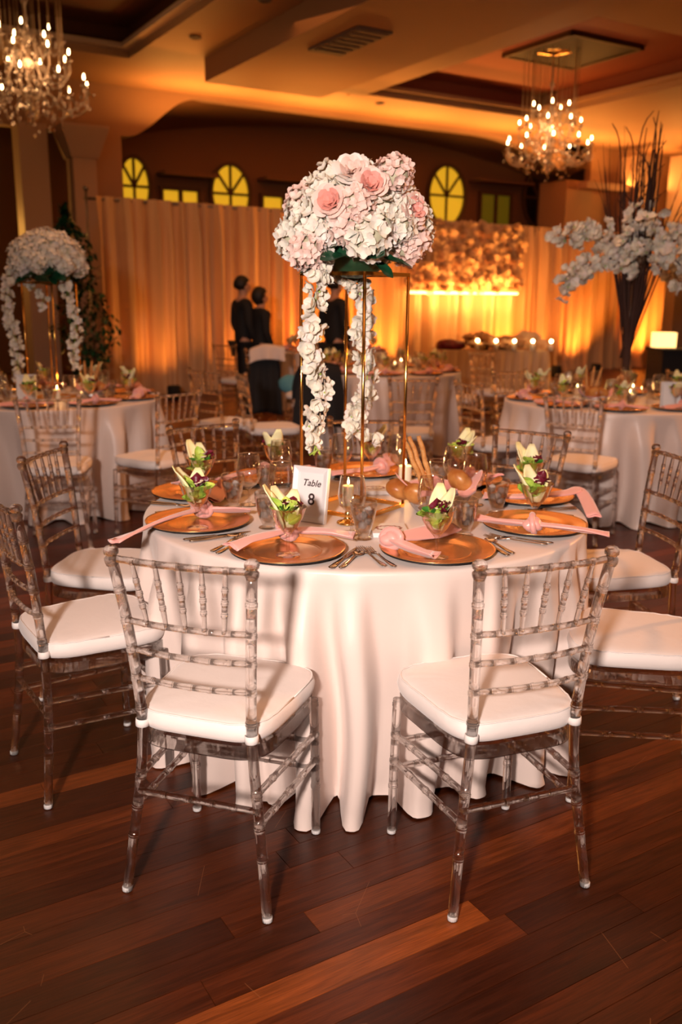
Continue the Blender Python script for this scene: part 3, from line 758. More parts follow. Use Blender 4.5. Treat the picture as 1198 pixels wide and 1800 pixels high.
def b_knife():
    mb = MB()
    def sect(w_, t_, y, z, x=0): return [Vector((x + w_*math.cos(a), y, z + t_*math.sin(a))) for a in [2*PI*i/10 for i in range(10)]]
    mb.rings([sect(.004, .002, 0, .004), sect(.0095, .0032, .006, .004), sect(.0085, .0034, .04, .004), sect(.0062, .003, .085, .004), sect(.0055, .003, .10, .004), sect(.0095, .001, .11, .003, .001), sect(.0105, .0008, .15, .003, .001), sect(.0095, .0007, .19, .003), sect(.005, .0006, .212, .003, -.003), sect(.001, .0005, .221, .003, -.005)])
    return mb.obj('knife', 'steel')
def b_spoon():
    mb = MB()
    def sect(w_, t_, y, z): return [Vector((w_*math.cos(a), y, z + t_*math.sin(a))) for a in [2*PI*i/10 for i in range(10)]]
    mb.rings([sect(.003, .0015, 0, .004), sect(.008, .0015, .006, .0045), sect(.0065, .0015, .05, .004), sect(.0035, .0018, .10, .006), sect(.0035, .0018, .118, .006)])
    def bowl(u, v):
        a = 2*PI*u; r = math.sin(PI/2*v)
        return Vector((.017*r*math.cos(a), .140 + .025*r*math.sin(a), .0015 + .006*r*r))
    mb.grid(bowl, 20, 6, True); o = mb.obj('spoon', 'steel'); s = o.modifiers.new('s', 'SOLIDIFY'); s.thickness = .001
    return o
def ribbon(mb, pts, wd, th, roll=None, seg=20, rip=.25, seed=0):
    P = cat_pts(pts, 6); n = len(P); rr = []
    def it(arr, i):
        x = i/(n-1)*(len(arr)-1); k = min(int(x), len(arr)-2); return arr[k]*(1-(x-k)) + arr[k+1]*(x-k)
    for i in range(n):
        t = (P[min(i+1, n-1)] - P[max(i-1, 0)]).normalized(); side = t.cross(Vector((0, 0, 1))).normalized(); up = side.cross(t)
        w_, h_ = it(wd, i), it(th, i); ro = it(roll, i) if roll else 0
        ring = []
        for j in range(seg):
            a = 2*PI*j/seg; x = math.cos(a); y = math.sin(a)
            q = 1 + rip*math.sin(3*a + seed + i*.06)*(.5+.5*noise.noise(Vector((i*.1, seed, 0))))
            xx = x*w_/2; yy = math.copysign(abs(y)**.7, y)*h_/2*q*(.55 if 0 < i < n-1 else .8) + w_*.085*math.sin(x*2.6 + seed + i*.05)*min(i/4, 1)
            c, s = math.cos(ro), math.sin(ro); xx, yy = xx*c - yy*s, xx*s + yy*c
            ring.append(P[i] + side*xx + up*yy)
        rr.append(ring)
    # open, inward-turned ends so that the folded cloth reads as a rolled hem
    e = rr[-1]; c0 = sum(e, Vector())/seg; inner = [c0 + (p-c0)*.72 - (P[-1]-P[-2]).normalized()*.0 for p in e]
    deep = [p - (P[-1]-P[-3]).normalized()*.02 for p in inner]; rr += [inner, deep]
    mb.rings(rr)
def napkin(knot, ends, zs, label, group, wid=(.030, .062, .078, .080), seed=0):
    o = empty('napkin', (knot[0], knot[1], TZ+.022)); tag(o, label, 'napkin', group)
    K = Vector((0, 0, .020))
    for k, (pts, z) in enumerate(zip(ends, zs)):
        P = [K] + [Vector((p[0]-knot[0], p[1]-knot[1], zz)) for p, zz in zip(pts, z)]
        if len(P) == 2: P.insert(1, (P[0]+P[1])/2 + Vector((0, 0, .006)))
        mb = MB(); ribbon(mb, P, wid, (.026, .024, .019, .013), (0, .2*(1 if k else -1), .3*(1 if k else -1), .1), seed=seed+k*2, rip=.5)
        mb.obj('tail', 'pink_satin', o)
    mb = MB()
    mb.ball(K, (.031, .027, .023), 24, 14, f=lambda p: p*(1 + .16*noise.noise(p*45 + Vector((seed, 0, 0))) + .10*math.sin(p.x*160 + p.z*120)))
    kb = mb.obj('knot', 'pink_satin', o)
    mb = MB(); rg = random.Random(seed)
    d0 = Vector((ends[0][0][0]-knot[0], ends[0][0][1]-knot[1], 0)).normalized(); d1 = d0.cross(Vector((0, 0, 1)))
    pts = [K + d1*(.032*math.cos(a)) + Vector((0, 0, .027*math.sin(a))) + d0*(.010*math.sin(a*1.0+1)) for a in [2*PI*i/14 for i in range(15)]]
    mb.tube(pts, .0095, 8); mb.obj('wrap', 'pink_satin', kb)
    return o

PH = {'A': 'at the front left place, before the number card', 'B': 'at the front right place, before the bread bowl', 'C': 'at the left place nearest the front',
      'D': 'at the left place farther back', 'E': 'at the rear left place', 'F': 'at the rear middle place, behind the gold stand',
      'G': 'at the rear right place, behind the goblets', 'H': 'at the right place farther back', 'I': 'at the right place nearest the front'}
seats = {'A': (-112, (-.153, 2.487), (-.149, 2.441), (.069, 2.650)), 'B': (-70, (.279, 2.500), (.269, 2.431), (.383, 2.701)), 'C': (-154, (-.461, 2.807), (-.452, 2.741), (-.234, 2.771)),
         'D': (163, (-.533, 3.250), (-.509, 3.198), (-.376, 3.050)), 'E': (127, (-.29, 3.54), (-.266, 3.527), (-.28, 3.28)), 'F': (89, (.092, 3.69), (.121, 3.64), (-.074, 3.60)),
         'G': (50, (.475, 3.53), (.479, 3.561), (.375, 3.36)), 'H': (16, (.685, 3.225), (.687, 3.200), (.534, 3.000)), 'I': (-25, (.623, 2.806), (.620, 2.794), None)}
for i, (k, (deg, pl, sg, wg)) in enumerate(seats.items()):
    a = D(deg); tx, ty = -math.sin(a), math.cos(a); rx, ry = math.cos(a), math.sin(a)
    inst('charger', b_charger, (*pl, TZ+.001), a, 'round gold charger plate ' + PH[k], 'plate', 'gold charger plates on the foreground table')
    inst('martini', b_martini, (*sg, TZ+.0075), 0, 'stemmed cocktail glass holding salad ' + PH[k], 'glass', 'salad glasses on the foreground table')
    rz = {'A': 2.6, 'B': -1.2, 'C': 0.9, 'D': 0, 'E': 2.2, 'F': -2.0, 'G': -1.5, 'H': 2.0, 'I': 2.4}[k]
    s_ = b_salad(11+i); s_.location = (*sg, TZ+.0075); s_.rotation_euler = (0, 0, rz)
    if k in 'AHI': s_.rotation_euler = (0, 0, rz - 2.2)
    tag(s_, 'endive and mixed leaf salad ' + PH[k], 'salad', 'salads on the foreground table')
    if wg: inst('tumbler', b_tumbler, (*wg, TZ+.001), a, 'footed glass of iced water ' + PH[k], 'glass', 'water glasses on the foreground table')
    # cutlery lies left and right of the plate as the guest sees it
    for j, (kind, bld, off) in enumerate((('fork', b_fork, .176), ('fork', b_fork, .200), ('knife', b_knife, -.176), ('spoon', b_spoon, -.200))):
        # tangential offset; the left of a guest who looks at the centre
        p = (pl[0] + tx*(-off), pl[1] + ty*(-off))
        st = .10
        nm = ('inner', 'outer', 'inner', 'outer')[j]
        inst(kind, bld, (p[0] + rx*(st - .012*(j % 2)), p[1] + ry*(st - .012*(j % 2)), TZ+.001), a + PI/2 + R.uniform(-.05, .05), 'steel %s%s %s' % (nm + ' ' if kind == 'fork' else '', kind, PH[k]), kind, kind + 's on the foreground table')
for x, y, lb in ((-.324, 3.087, 'left of the number card, before the second water glass'), (-.233, 3.40, 'left of the gold stand in front of the rear left salad'), (-.20, 2.93, 'directly behind the front left salad'),
                 (.034, 2.717, 'in front of the small lit candle'), (.28, 2.72, 'behind the front right salad'), (.419, 3.266, 'rearmost of the three right of the bread'), (.473, 3.118, 'right of the bread bowl, beside a water glass'),
                 (.001, 3.56, 'behind the left part of the gold stand'), (.227, 3.56, 'beside the pillar candle behind the breadsticks')):
    inst('goblet', b_goblet, (x, y, TZ+.001), 0, 'empty stemmed wine goblet ' + lb, 'glass', 'wine goblets on the foreground table')
NL = 'knotted pink satin napkin '
G_ = 'napkins on the foreground table'
napkin((-.160, 2.585), [[(-.25, 2.50), (-.312, 2.435)], [(-.06, 2.575), (.040, 2.560)]], [(.018, .012), (.022, .012)], NL + PH['A'], G_, (.026, .060, .074, .068), 1)
napkin((.146, 2.500), [[(.24, 2.58), (.350, 2.675)], [(.20, 2.41), (.262, 2.365)]], [(.018, .012), (.016, .010)], NL + PH['B'], G_, (.028, .056, .070, .064), 2)
napkin((-.455, 2.86), [[(-.56, 2.70), (-.665, 2.535)], [(-.38, 2.865), (-.300, 2.88)]], [(.014, -.006), (.014, .010)], NL + PH['C'], G_, (.026, .046, .052, .050), 3)
napkin((-.43, 3.20), [[(-.53, 3.25), (-.62, 3.31)], [(-.44, 3.11), (-.447, 3.030)]], [(.016, .012), (.014, .010)], NL + PH['D'], G_, (.028, .056, .066, .060), 4)
napkin((.595, 2.690), [[(.51, 2.74), (.432, 2.80)], [(.70, 2.655), (.812, 2.63)]], [(.014, .010), (.016, .004)], NL + PH['I'], G_, (.030, .050, .058, .054), 5)
napkin((.69, 3.09), [[(.60, 3.10), (.51, 3.134)], [(.80, 3.13), (.865, 3.17), (.86, 2.96)]], [(.014, .010), (.022, .024, -.02)], NL + PH['H'], G_, (.028, .052, .056, .052), 6)
napkin((.165, 3.64), [[(.06, 3.57), (-.045, 3.531)], [(.205, 3.67), (.200, 3.72)]], [(.012, .010), (.03, .055)], NL + PH['F'], G_, (.028, .056, .064, .056), 7)
napkin((-.30, 3.52), [[(-.40, 3.45), (-.47, 3.38)], [(-.22, 3.60), (-.12, 3.66)]], [(.014, .010), (.014, .010)], NL + PH['E'], G_, (.028, .056, .064, .056), 8)
napkin((.50, 3.47), [[(.57, 3.36), (.585, 3.31)], [(.43, 3.55), (.38, 3.62)]], [(.03, .05), (.014, .010)], NL + PH['G'], G_, (.028, .056, .064, .056), 9)

# ------------------------------------------------------------------ flower stand and its flowers
def b_stand():
    o = empty('flower_stand'); h = .797; r = .0055
    cs = [(.030, -.196), (.196, .030), (-.030, .196), (-.196, -.030)]
    cs = [(x*.905, y*.905) for x, y in cs]
    for k in range(4):
        x, y = cs[k]; x2, y2 = cs[(k+1) % 4]
        MB().tube([(x, y, .0), (x, y, h)], r, 8).obj('post', 'gold_metal', o)
        for z, nm in ((.006, 'base_bar'), (h-.006, 'top_bar')):
            d = Vector((x2-x, y2-y, 0)).normalized(); n_ = Vector((-d.y, d.x, 0))*.0065; mb = MB()
            P = [Vector((x, y, z)), Vector((x2, y2, z))]; rr = []
            for p in P: rr.append([p+n_+Vector((0, 0, .006)), p-n_+Vector((0, 0, .006)), p-n_-Vector((0, 0, .006)), p+n_-Vector((0, 0, .006))])
            mb.rings(rr).obj(nm, 'gold_metal', o, False)
    mb = MB(); mb.v += [Vector((x*.99, y*.99, h-.004)) for x, y in cs] + [Vector((x*.99, y*.99, h)) for x, y in cs]
    mb.face([3, 2, 1, 0]); mb.face([4, 5, 6, 7])
    for i in range(4): mb.face([i, (i+1) % 4, 4+(i+1) % 4, 4+i])
    mb.obj('top_panel', 'glass', o, False)
    return o
stand_rz = 0
o = inst('stand', b_stand, (.040, 3.062, TZ), .0, 'tall four-legged gold metal stand in the middle of the foreground table', 'stand', 'gold flower stands')

def floret(mb, M, s, rg, mi=0):
    for k in range(4):
        Mp = M @ Matrix.Rotation(k*PI/2 + rg.uniform(-.15, .15), 4, 'Z') @ Matrix.Rotation(rg.uniform(.0, .45), 4, 'X')
        add_petal(mb, Mp, s*.5*rg.uniform(.9, 1.1), s*.50, s*.10, 2, 2, -s*.06, mi)
def hydrangea(seed, n=62, r=.064, s=.040):
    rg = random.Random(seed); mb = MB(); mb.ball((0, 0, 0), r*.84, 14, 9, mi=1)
    for i in range(n):
        z = 1 - 1.55*(i+.5)/n; a = i*2.39996 + rg.uniform(-.2, .2); q = math.sqrt(max(0, 1-z*z))
        d = Vector((q*math.cos(a), q*math.sin(a), z)); rr = r*rg.uniform(.86, 1.1)
        nd = (d + Vector((rg.uniform(-.3, .3), rg.uniform(-.3, .3), rg.uniform(-.3, .3)))).normalized()
        floret(mb, mat_to(d*rr, nd, rg.uniform(0, 6)), s*rg.uniform(.85, 1.2), rg)
    return mb.mesh('hydrangea_head', ['petal_white', 'petal_core'])
HYD = [hydrangea(i) for i in range(4)]
def hyd_pink():
    m = HYD[0].copy(); m.materials[0] = MATS['petal_blush']; return m
HYDP = hyd_pink()
ROSE = rose_mesh('rose', ['petal_pink', 'petal_blush'], .042); ROSEC = rose_mesh('rose', ['petal_blush', 'petal_cream'], .045)
def core_mesh(rx, rz):
    mb = MB(); mb.ball((0, 0, 0), (rx, rx, rz), 20, 10); return mb.mesh('moss_core', 'leaf_dark')
def leaf_mesh(l, w_):
    mb = MB(); leaf(mb, Matrix(), l, w_, l*.12, .004, 3, 6, 9, 2); return mb.mesh('leaf', 'leaf_dark')
LEAF = leaf_mesh(.12, .062)
def blossom_mesh(seed, s=.05):
    rg = random.Random(seed); mb = MB()
    for k in range(3):
        dx = Vector((rg.uniform(-.5, .5), rg.uniform(-.5, .5), rg.uniform(-.4, .4)))*s*.5
        M = mat_to(dx, (rg.uniform(-.7, .7), rg.uniform(-.7, .7), 1), rg.uniform(0, 6))
        for j in range(4): add_petal(mb, M @ Matrix.Rotation(j*PI/2, 4, 'Z') @ Matrix.Rotation(rg.uniform(-.1, .7), 4, 'X'), s*.46, s*.50, s*.12, 3, 3, -s*.05)
    mb.ball((0, 0, 0), s*.08, 6, 4, mi=1)
    return mb.mesh('blossom', ['petal_white', 'stem_green'])
BLO = [blossom_mesh(i) for i in range(4)]
def dome(name, c, rx, rz, label, seed, heads=30, roses=True, sc_=1.0):
    rg = random.Random(seed); o = empty(name, c); tag(o, label, 'flower arrangement', None)
    mobj('moss_core', core_mesh(rx*.62, rz*.5), o, Matrix.Translation((0, .01, rz*.42)))
    n = heads
    for i in range(n):
        z = .985 - 1.08*(i+.5)/n; a = i*2.39996 + seed; q = math.sqrt(max(0, 1-z*z))
        d = Vector((q*math.cos(a), q*math.sin(a), z))
        p = Vector((d.x*(rx-.050*sc_), d.y*(rx-.050*sc_), rz*.30 + d.z*(rz*.70-.045*sc_)))
        if z < -.02 and d.y < -.1 and abs(d.x) < .62: continue      # the leafy gap at the front
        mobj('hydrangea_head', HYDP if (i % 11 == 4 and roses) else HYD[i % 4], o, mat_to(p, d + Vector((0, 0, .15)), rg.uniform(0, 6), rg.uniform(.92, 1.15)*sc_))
    if roses:
        for (x, y, z), m in (((-.078, -.215, .195), ROSE), ((.040, -.205, .245), ROSE), ((-.015, -.175, .285), ROSEC), ((.172, -.115, .185), ROSE), ((.115, -.15, .285), HYDP), ((.0, -.205, .195), HYDP), ((-.150, -.17, .055), HYDP)):
            M = mat_to((x, y, z), (x, y-.10, (z-.12)*1.1), rg.uniform(0, 6), 1.0 if m in (ROSE, ROSEC) else .85)
            mobj('rose' if m in (ROSE, ROSEC) else 'hydrangea_head', m, o, M)
    for k, (az, el, x, y, z, s) in enumerate(((-2.1, -.15, -.03, -.13, .045, 1.15), (-2.6, -.35, -.06, -.12, .035, 1.2), (-1.2, -.1, .03, -.13, .05, 1.1), (-.6, -.25, .06, -.12, .045, 1.2), (-1.6, .2, .0, -.13, .075, 1.1), (-.3, .15, .07, -.10, .08, 1.1),
                                             (-2.9, .0, -.09, -.10, .06, 1), (-1.0, -.45, .05, -.12, .03, 1), (-1.9, .45, -.02, -.12, .09, 1.1), (1.5, -.2, 0, .12, .05, 1.1), (2.4, -.2, -.05, .12, .05, 1.1))):
        d = Vector((math.cos(az)*math.cos(el), math.sin(az)*math.cos(el), math.sin(el)))
        M = Matrix.Translation((x*sc_, y*sc_, z*sc_)) @ d.to_track_quat('Y', 'Z').to_matrix().to_4x4() @ Matrix.Rotation(rg.uniform(-.5, .5), 4, 'Y') @ Matrix.Scale(s*sc_, 4)
        mobj('leaf', LEAF, o, M)
    return o
def garland(name, pts, label, seed, n=30, s=1.0, tip=True, group=None):
    o = empty(name, pts[0]); tag(o, label, 'flower garland', group); rg = random.Random(seed); O = Vector(pts[0])
    P = cat_pts([Vector(p)-O for p in pts], 12)
    MB().tube(P, .002, 5).obj('stem', 'stem_green', o)
    for i in range(n):
        p = P[int(i/(n-1)*(len(P)-1))]
        f = 1 - .35*max(0, i/(n-1)-.75)*4 * .6
        a = i*2.4 + rg.uniform(-.5, .5)
        d = Vector((math.cos(a), math.sin(a)-.5, rg.uniform(-.3, .3))).normalized()
        mobj('blossom', BLO[i % 4], o, mat_to(p + d*.017*s*f, d, rg.uniform(0, 6), s*f*rg.uniform(.9, 1.25)))
    if tip:
        e = P[-1]
        for k in range(4): MB().tube([e, e + Vector((rg.uniform(-.012, .012), rg.uniform(-.01, .01), -.012)), e + Vector((rg.uniform(-.018, .018), 0, -.030))], [.0015, .002, .004], 6).obj('bud', 'stem_green', o)
    return o
ZD = 1.560
MB_ = MB().lathe([(0, 0), (.05, 0), (.075, .02), (.085, .05), (.082, .052), (.070, .024), (.045, .006), (0, .006)], 28, cap0=False, cap1=False)
vb = MB_.obj('glass_bowl', 'glass', loc=(.038, 3.045, ZD)); tag(vb, 'shallow clear glass bowl under the foreground flower dome', 'bowl')
st_ = MB().ball((0, 0, .0), (.058, .058, .017), 20, 8, f=lambda p: p*(1+.12*noise.noise(p*90))).obj('crystal_gravel', 'silver', loc=(.038, 3.045, ZD+.024)); tag(st_, 'heap of clear gravel in the glass bowl on the gold stand', 'gravel', kind='stuff')
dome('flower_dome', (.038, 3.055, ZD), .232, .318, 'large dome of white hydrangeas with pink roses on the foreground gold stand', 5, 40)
garland('blossom_strand', [(-.070, 2.925, 1.60), (-.077, 2.90, 1.555), (-.088, 2.905, 1.446), (-.104, 2.93, 1.339), (-.091, 2.93, 1.249), (-.065, 2.93, 1.175), (-.092, 2.93, 1.082), (-.088, 2.93, 1.000)], 'long white blossom strand hanging left, outside the foreground gold stand', 3, 44)
garland('blossom_strand', [(-.01, 3.10, 1.555), (.018, 3.10, 1.534), (.066, 3.10, 1.50), (.073, 3.10, 1.408), (.062, 3.10, 1.332), (.085, 3.10, 1.237), (.077, 3.10, 1.139), (.045, 3.10, 1.07), (.062, 3.09, 1.02), (.125, 3.09, .998)], 'long white blossom strand hanging inside the foreground gold stand', 4, 50, tip=False)

# ------------------------------------------------------------------ number card, candles, bread, boxes
def text_mesh(s, size, shear=0, mt='ink', th=.0004):
    cu = bpy.data.curves.new('lettering', 'FONT'); cu.body = s; cu.size = size; cu.shear = shear; cu.align_x = 'CENTER'; cu.align_y = 'CENTER'; cu.extrude = th; cu.offset = size*.012; cu.resolution_u = 3
    o = bpy.data.objects.new('tmp', cu); C.objects.link(o); bpy.context.view_layer.update()
    me = bpy.data.meshes.new_from_object(o.evaluated_get(bpy.context.evaluated_depsgraph_get())); bpy.data.objects.remove(o)
    me.materials.clear(); me.materials.append(MATS[mt]); return me
def card(loc, rz, tilt, label, text=True):
    o = empty('number_frame', loc, rz); tag(o, label, 'picture frame')
    Mt = Matrix.Rotation(tilt, 4, 'X'); W, H_ = .132, .182
    mb = MB(); w_ = .021
    def rect(x, z, y): return [Vector((-x, y, H_/2-z)), Vector((x, y, H_/2-z)), Vector((x, y, H_/2+z)), Vector((-x, y, H_/2+z))]
    rr = [rect(W/2, H_/2, .016), rect(W/2, H_/2, .002), rect(W/2-.003, H_/2-.003, 0), rect(W/2-w_+.004, H_/2-w_+.004, .006), rect(W/2-w_, H_/2-w_, .007), rect(W/2-w_, H_/2-w_, .016)]
    mb.rings([[Mt @ p for p in r] for r in rr], False, False); mb.obj('frame', 'white_paint', o, False)
    mb = MB(); mb.box((-W/2+w_-.001, .0095, w_-.001), (W/2-w_+.001, .014, H_-w_+.001), Mt); mb.obj('card', 'paper', o, False)
    if text:
        for s_, size, sh, x, z in (('Table', .031, .28, .002, .128), ('8', .054, 0, .006, .074)):
            mobj('lettering', text_mesh(s_, size, sh), o, Mt @ Matrix.Translation((x, .0093, z)) @ Matrix.Rotation(PI/2, 4, 'X'))
    mb = MB(); mb.box((-.02, .016, .006), (.02, .018, .12), Mt @ Matrix.Translation((0, .006, 0)) @ Matrix.Rotation(-.3, 4, 'X')); mb.obj('easel_back', 'white_paint', o, False)
    return o
card((-.113, 2.845, TZ+.001), -.50, -.16, 'white picture frame holding the card Table 8, tilted back')
def pillar_candle(loc, r, h, label, power):
    o = empty('pillar_candle', loc); tag(o, label, 'candle')
    MB().lathe([(0, 0), (r*.97, 0), (r, .003), (r, h-.004), (r*.94, h), (r*.8, h-.002), (r*.5, h-.005), (0, h-.006)], 28, cap0=False, cap1=False).obj('wax', 'wax', o)
    MB().tube([(0, 0, h-.006), (.001, 0, h+.004)], .0009, 5).obj('wick', 'wick', o)
    MB().lathe([(0, 0), (.003, .002), (.0042, .007), (.003, .014), (.001, .021), (0, .024)], 10, Matrix.Translation((.001, 0, h+.003))).obj('flame', 'flame', o)
    if power: light('candle_light', 'POINT', Vector(loc) + Vector((0, 0, h+.035)), power, (1, .5, .16), shadow_soft_size=.012)
    return o
hl = MB().lathe([(0, 0), (.034, 0), (.037, .003), (.034, .007), (.022, .010), (.012, .016), (.009, .024), (.013, .030), (.009, .036), (.008, .046), (.012, .052), (.022, .056), (.027, .060), (.025, .062), (0, .060)], 28).obj('candle_holder', 'brass', loc=(.022, 2.835, TZ+.001))
tag(hl, 'small polished gold candlestick beside the number frame', 'candlestick')
pillar_candle((.022, 2.835, TZ+.062), .0185, .066, 'short lit white candle in the small gold candlestick', .35)
pillar_candle((.250, 3.455, TZ+.001), .0255, .078, 'thick lit white pillar candle behind the breadsticks', .5)
def favor(loc, rz, label):
    o = empty('favour_box', loc, rz); tag(o, label, 'box', 'white favour boxes')
    MB().box((-.055, -.06, 0), (.055, .06, .012)).obj('box', 'paper', o, False)
    MB().box((-.0565, -.0615, .007), (.0565, .0615, .0145)).obj('lid', 'paper', o, False)
    mb = MB(); n = 72; rr = []
    for z, s_ in ((.0146, 0), (.0150, 0), (.0150, 1), (.0146, 1)):
        rr.append([Vector(((.042-.007*s_ + .0022*math.cos(12*t))*math.cos(t), (.030-.007*s_ + .0022*math.cos(12*t))*math.sin(t), z)) for t in [2*PI*i/n for i in range(n)]])
    mb.rings(rr, False, False); mb.obj('printed_oval', 'brown_ink', o, False)
    mb = MB()
    for r_, y in enumerate((.009, .003, -.003, -.009)):
        x = -.014 + .004*(r_ % 2)
        while x < .014: l = R.uniform(.002, .006); mb.box((x, y-.0007, .0146), (x+l, y+.0007, .01485)); x += l+.0022
    mb.obj('printed_lines', 'ink', o, False)
    return o
favor((.150, 2.725, TZ+.001), .08, 'white favour box with brown scalloped oval, left of the front right napkin')
favor((.125, 3.33, TZ+.001), .1, 'white favour box with brown scalloped oval, behind the candlestick')
bb = empty('bread_bowl', (.335, 3.035, TZ+.001)); tag(bb, 'silver cut-pattern bowl lined with pink satin, holding bread', 'bowl')
mb = MB()
def bowl(u, v):
    a = 2*PI*u; zz = .075*v; r = .062 + .036*v**.8 + .0025*math.sin(18*a+8*v)*math.sin(PI*v)
    return Vector((r*1.25*math.cos(a), r*math.sin(a), zz))
mb.grid(bowl, 108, 8, True); mb.face([i for i in reversed(range(108))]); o = mb.obj('bowl', 'silver', bb); s = o.modifiers.new('s', 'SOLIDIFY'); s.thickness = .002
mb = MB()
def lining(u, v):
    a = 2*PI*u; pk = max(0, math.cos(2*a-.25))**3*.055 + max(0, math.cos(2*a-.25+PI))**3*.012 + .004*math.sin(9*a)
    r = .030 + .072*min(v*1.3, 1) + .006*v*v + (pk*.35 if v > .6 else 0)*(v-.6)*2.5
    z = .028 + .058*min(v*1.4, 1) + pk*max(0, v-.55)*2.0 - (.02 if pk < .01 else 0)*max(0, v-.8)*5
    return Vector((r*1.2*math.cos(a), r*math.sin(a), z))
mb.grid(lining, 96, 12, True); o = mb.obj('napkin_lining', 'pink_satin', bb); s = o.modifiers.new('s', 'SOLIDIFY'); s.thickness = .002
def roll_mesh():
    mb = MB(); mb.ball((0, 0, 0), (.054, .045, .034), 28, 16, f=lambda p: p*(1 + .05*noise.noise(p*28)))
    return mb.mesh('bread_roll', 'bread')
RM_ = roll_mesh()
for i, (x, y, z, e, lb) in enumerate(((.205, 3.045, .832, (.3, .2, .5), 'glossy brown bread roll, leftmost, behind the front one'), (.262, 2.985, .828, (-.5, .35, .2), 'glossy brown bread roll at the front of the bowl'), (.415, 3.06, .856, (-.2, .8, .3), 'brown bread roll on the right under the pink satin peak'))):
    o = mobj('bread_roll', RM_); o.location = (x, y, z); o.rotation_euler = e; tag(o, lb, 'bread roll', 'bread rolls in the silver bowl')
for i, (x0, y0, x1, y1, z1, lb) in enumerate(((.30, 3.09, .218, 3.10, .998, 'leftmost of the three'), (.312, 3.11, .238, 3.13, 1.004, 'middle of the three'), (.325, 3.08, .268, 3.09, 1.012, 'rightmost and tallest of the three'))):
    a = Vector((x0, y0, TZ+.045)); b = Vector((x1, y1, z1)); L_ = (b-a).length
    o = empty('breadstick'); o.matrix_world = mat_to(a, b-a); tag(o, 'seeded breadstick standing in the bread bowl, ' + lb, 'breadstick', 'breadsticks in the bread bowl')
    rg = random.Random(i); mb = MB(); n = 18
    mb.tube([(.002*math.sin(k*.8+i), .002*math.cos(k*.9), L_*k/n) for k in range(n+1)], [.0085*(.75 + .25*math.sin(PI*min(max(k/n, .06), .97))**.4)*(1+.07*rg.uniform(-1, 1)) for k in range(n+1)], 12); mb.obj('stick', 'breadstick', o)
    mb = MB()
    for k in range(70):
        t = rg.uniform(.1, 1)*L_; an = rg.uniform(0, 6.28); p = Vector((.0085*math.cos(an), .0085*math.sin(an), t)); mb.ball(p, .0014, 5, 3)
    tag(mb.obj('seeds', 'seed', o), kind='stuff')

# ------------------------------------------------------------------ background tables, laid the same way
NAPM = None
def b_napkin():
    global NAPM
    return napkin((0, 0), [[(0, .09), (.01, .17)], [(0, -.09), (-.01, -.17)]], [(.012, .008), (.012, .006)], 'n', None, (.030, .058, .066, .058), 12)
where8 = ['on its right side', 'on its right rear', 'at its rear right', 'at its rear', 'at its left rear', 'on its left side', 'at its front left', 'at its front', 'at its front right']
SAL = {}
for ti, (cx, cy_, nm, sd) in enumerate(BT):
    rg = random.Random(sd); off = {2: -1.52, 3: -1.75, 4: -1.6, 6: -1.5}[sd]
    for k in range(9):
        a = off + k*2*PI/9; q = ((a + PI/9) % (2*PI))/(2*PI)*9; wl = where8[(int(q)) % 9]
        tail = '%s table, %s' % (nm, wl)
        c, s_ = math.cos(a), math.sin(a); g = 'of the %s table' % nm
        pl = (cx + .59*c, cy_ + .59*s_)
        inst('charger', b_charger, (*pl, TZ+.001), a, 'gold charger plate on the ' + tail, 'plate', 'charger plates ' + g)
        inst('napkin', b_napkin, (cx + .64*c, cy_ + .64*s_, TZ+.022), a + rg.uniform(-.3, .3), 'pink knotted napkin on the ' + tail, 'napkin', 'napkins ' + g)
        inst('martini', b_martini, (pl[0]-.02*c, pl[1]-.02*s_, TZ+.0075), 0, 'salad cocktail glass on the ' + tail, 'glass', 'salad glasses ' + g)
        inst('salad%d' % (k % 3), lambda k=k: b_salad(40+k), (pl[0]-.02*c, pl[1]-.02*s_, TZ+.0075), rg.uniform(0, 6), 'mixed leaf salad on the ' + tail, 'salad', 'salads ' + g)
        inst('tumbler', b_tumbler, (cx + .42*math.cos(a+.2), cy_ + .42*math.sin(a+.2), TZ+.001), 0, 'water glass on the ' + tail, 'glass', 'water glasses ' + g)
        inst('goblet', b_goblet, (cx + .37*math.cos(a-.12), cy_ + .37*math.sin(a-.12), TZ+.001), 0, 'wine goblet on the ' + tail, 'glass', 'wine goblets ' + g)
    for k in range(3):
        a = off + .4 + k*2.0; p = (cx + .25*math.cos(a), cy_ + .25*math.sin(a), TZ+.001)
        hd = ('front', 'rear', 'left')[k] if k else 'front'
        pillar_candle(p, .022, .08, 'lit white candle at the middle of the %s table, %s one' % (nm, ('front', 'right', 'left')[k]), .5 if k == 0 else 0)
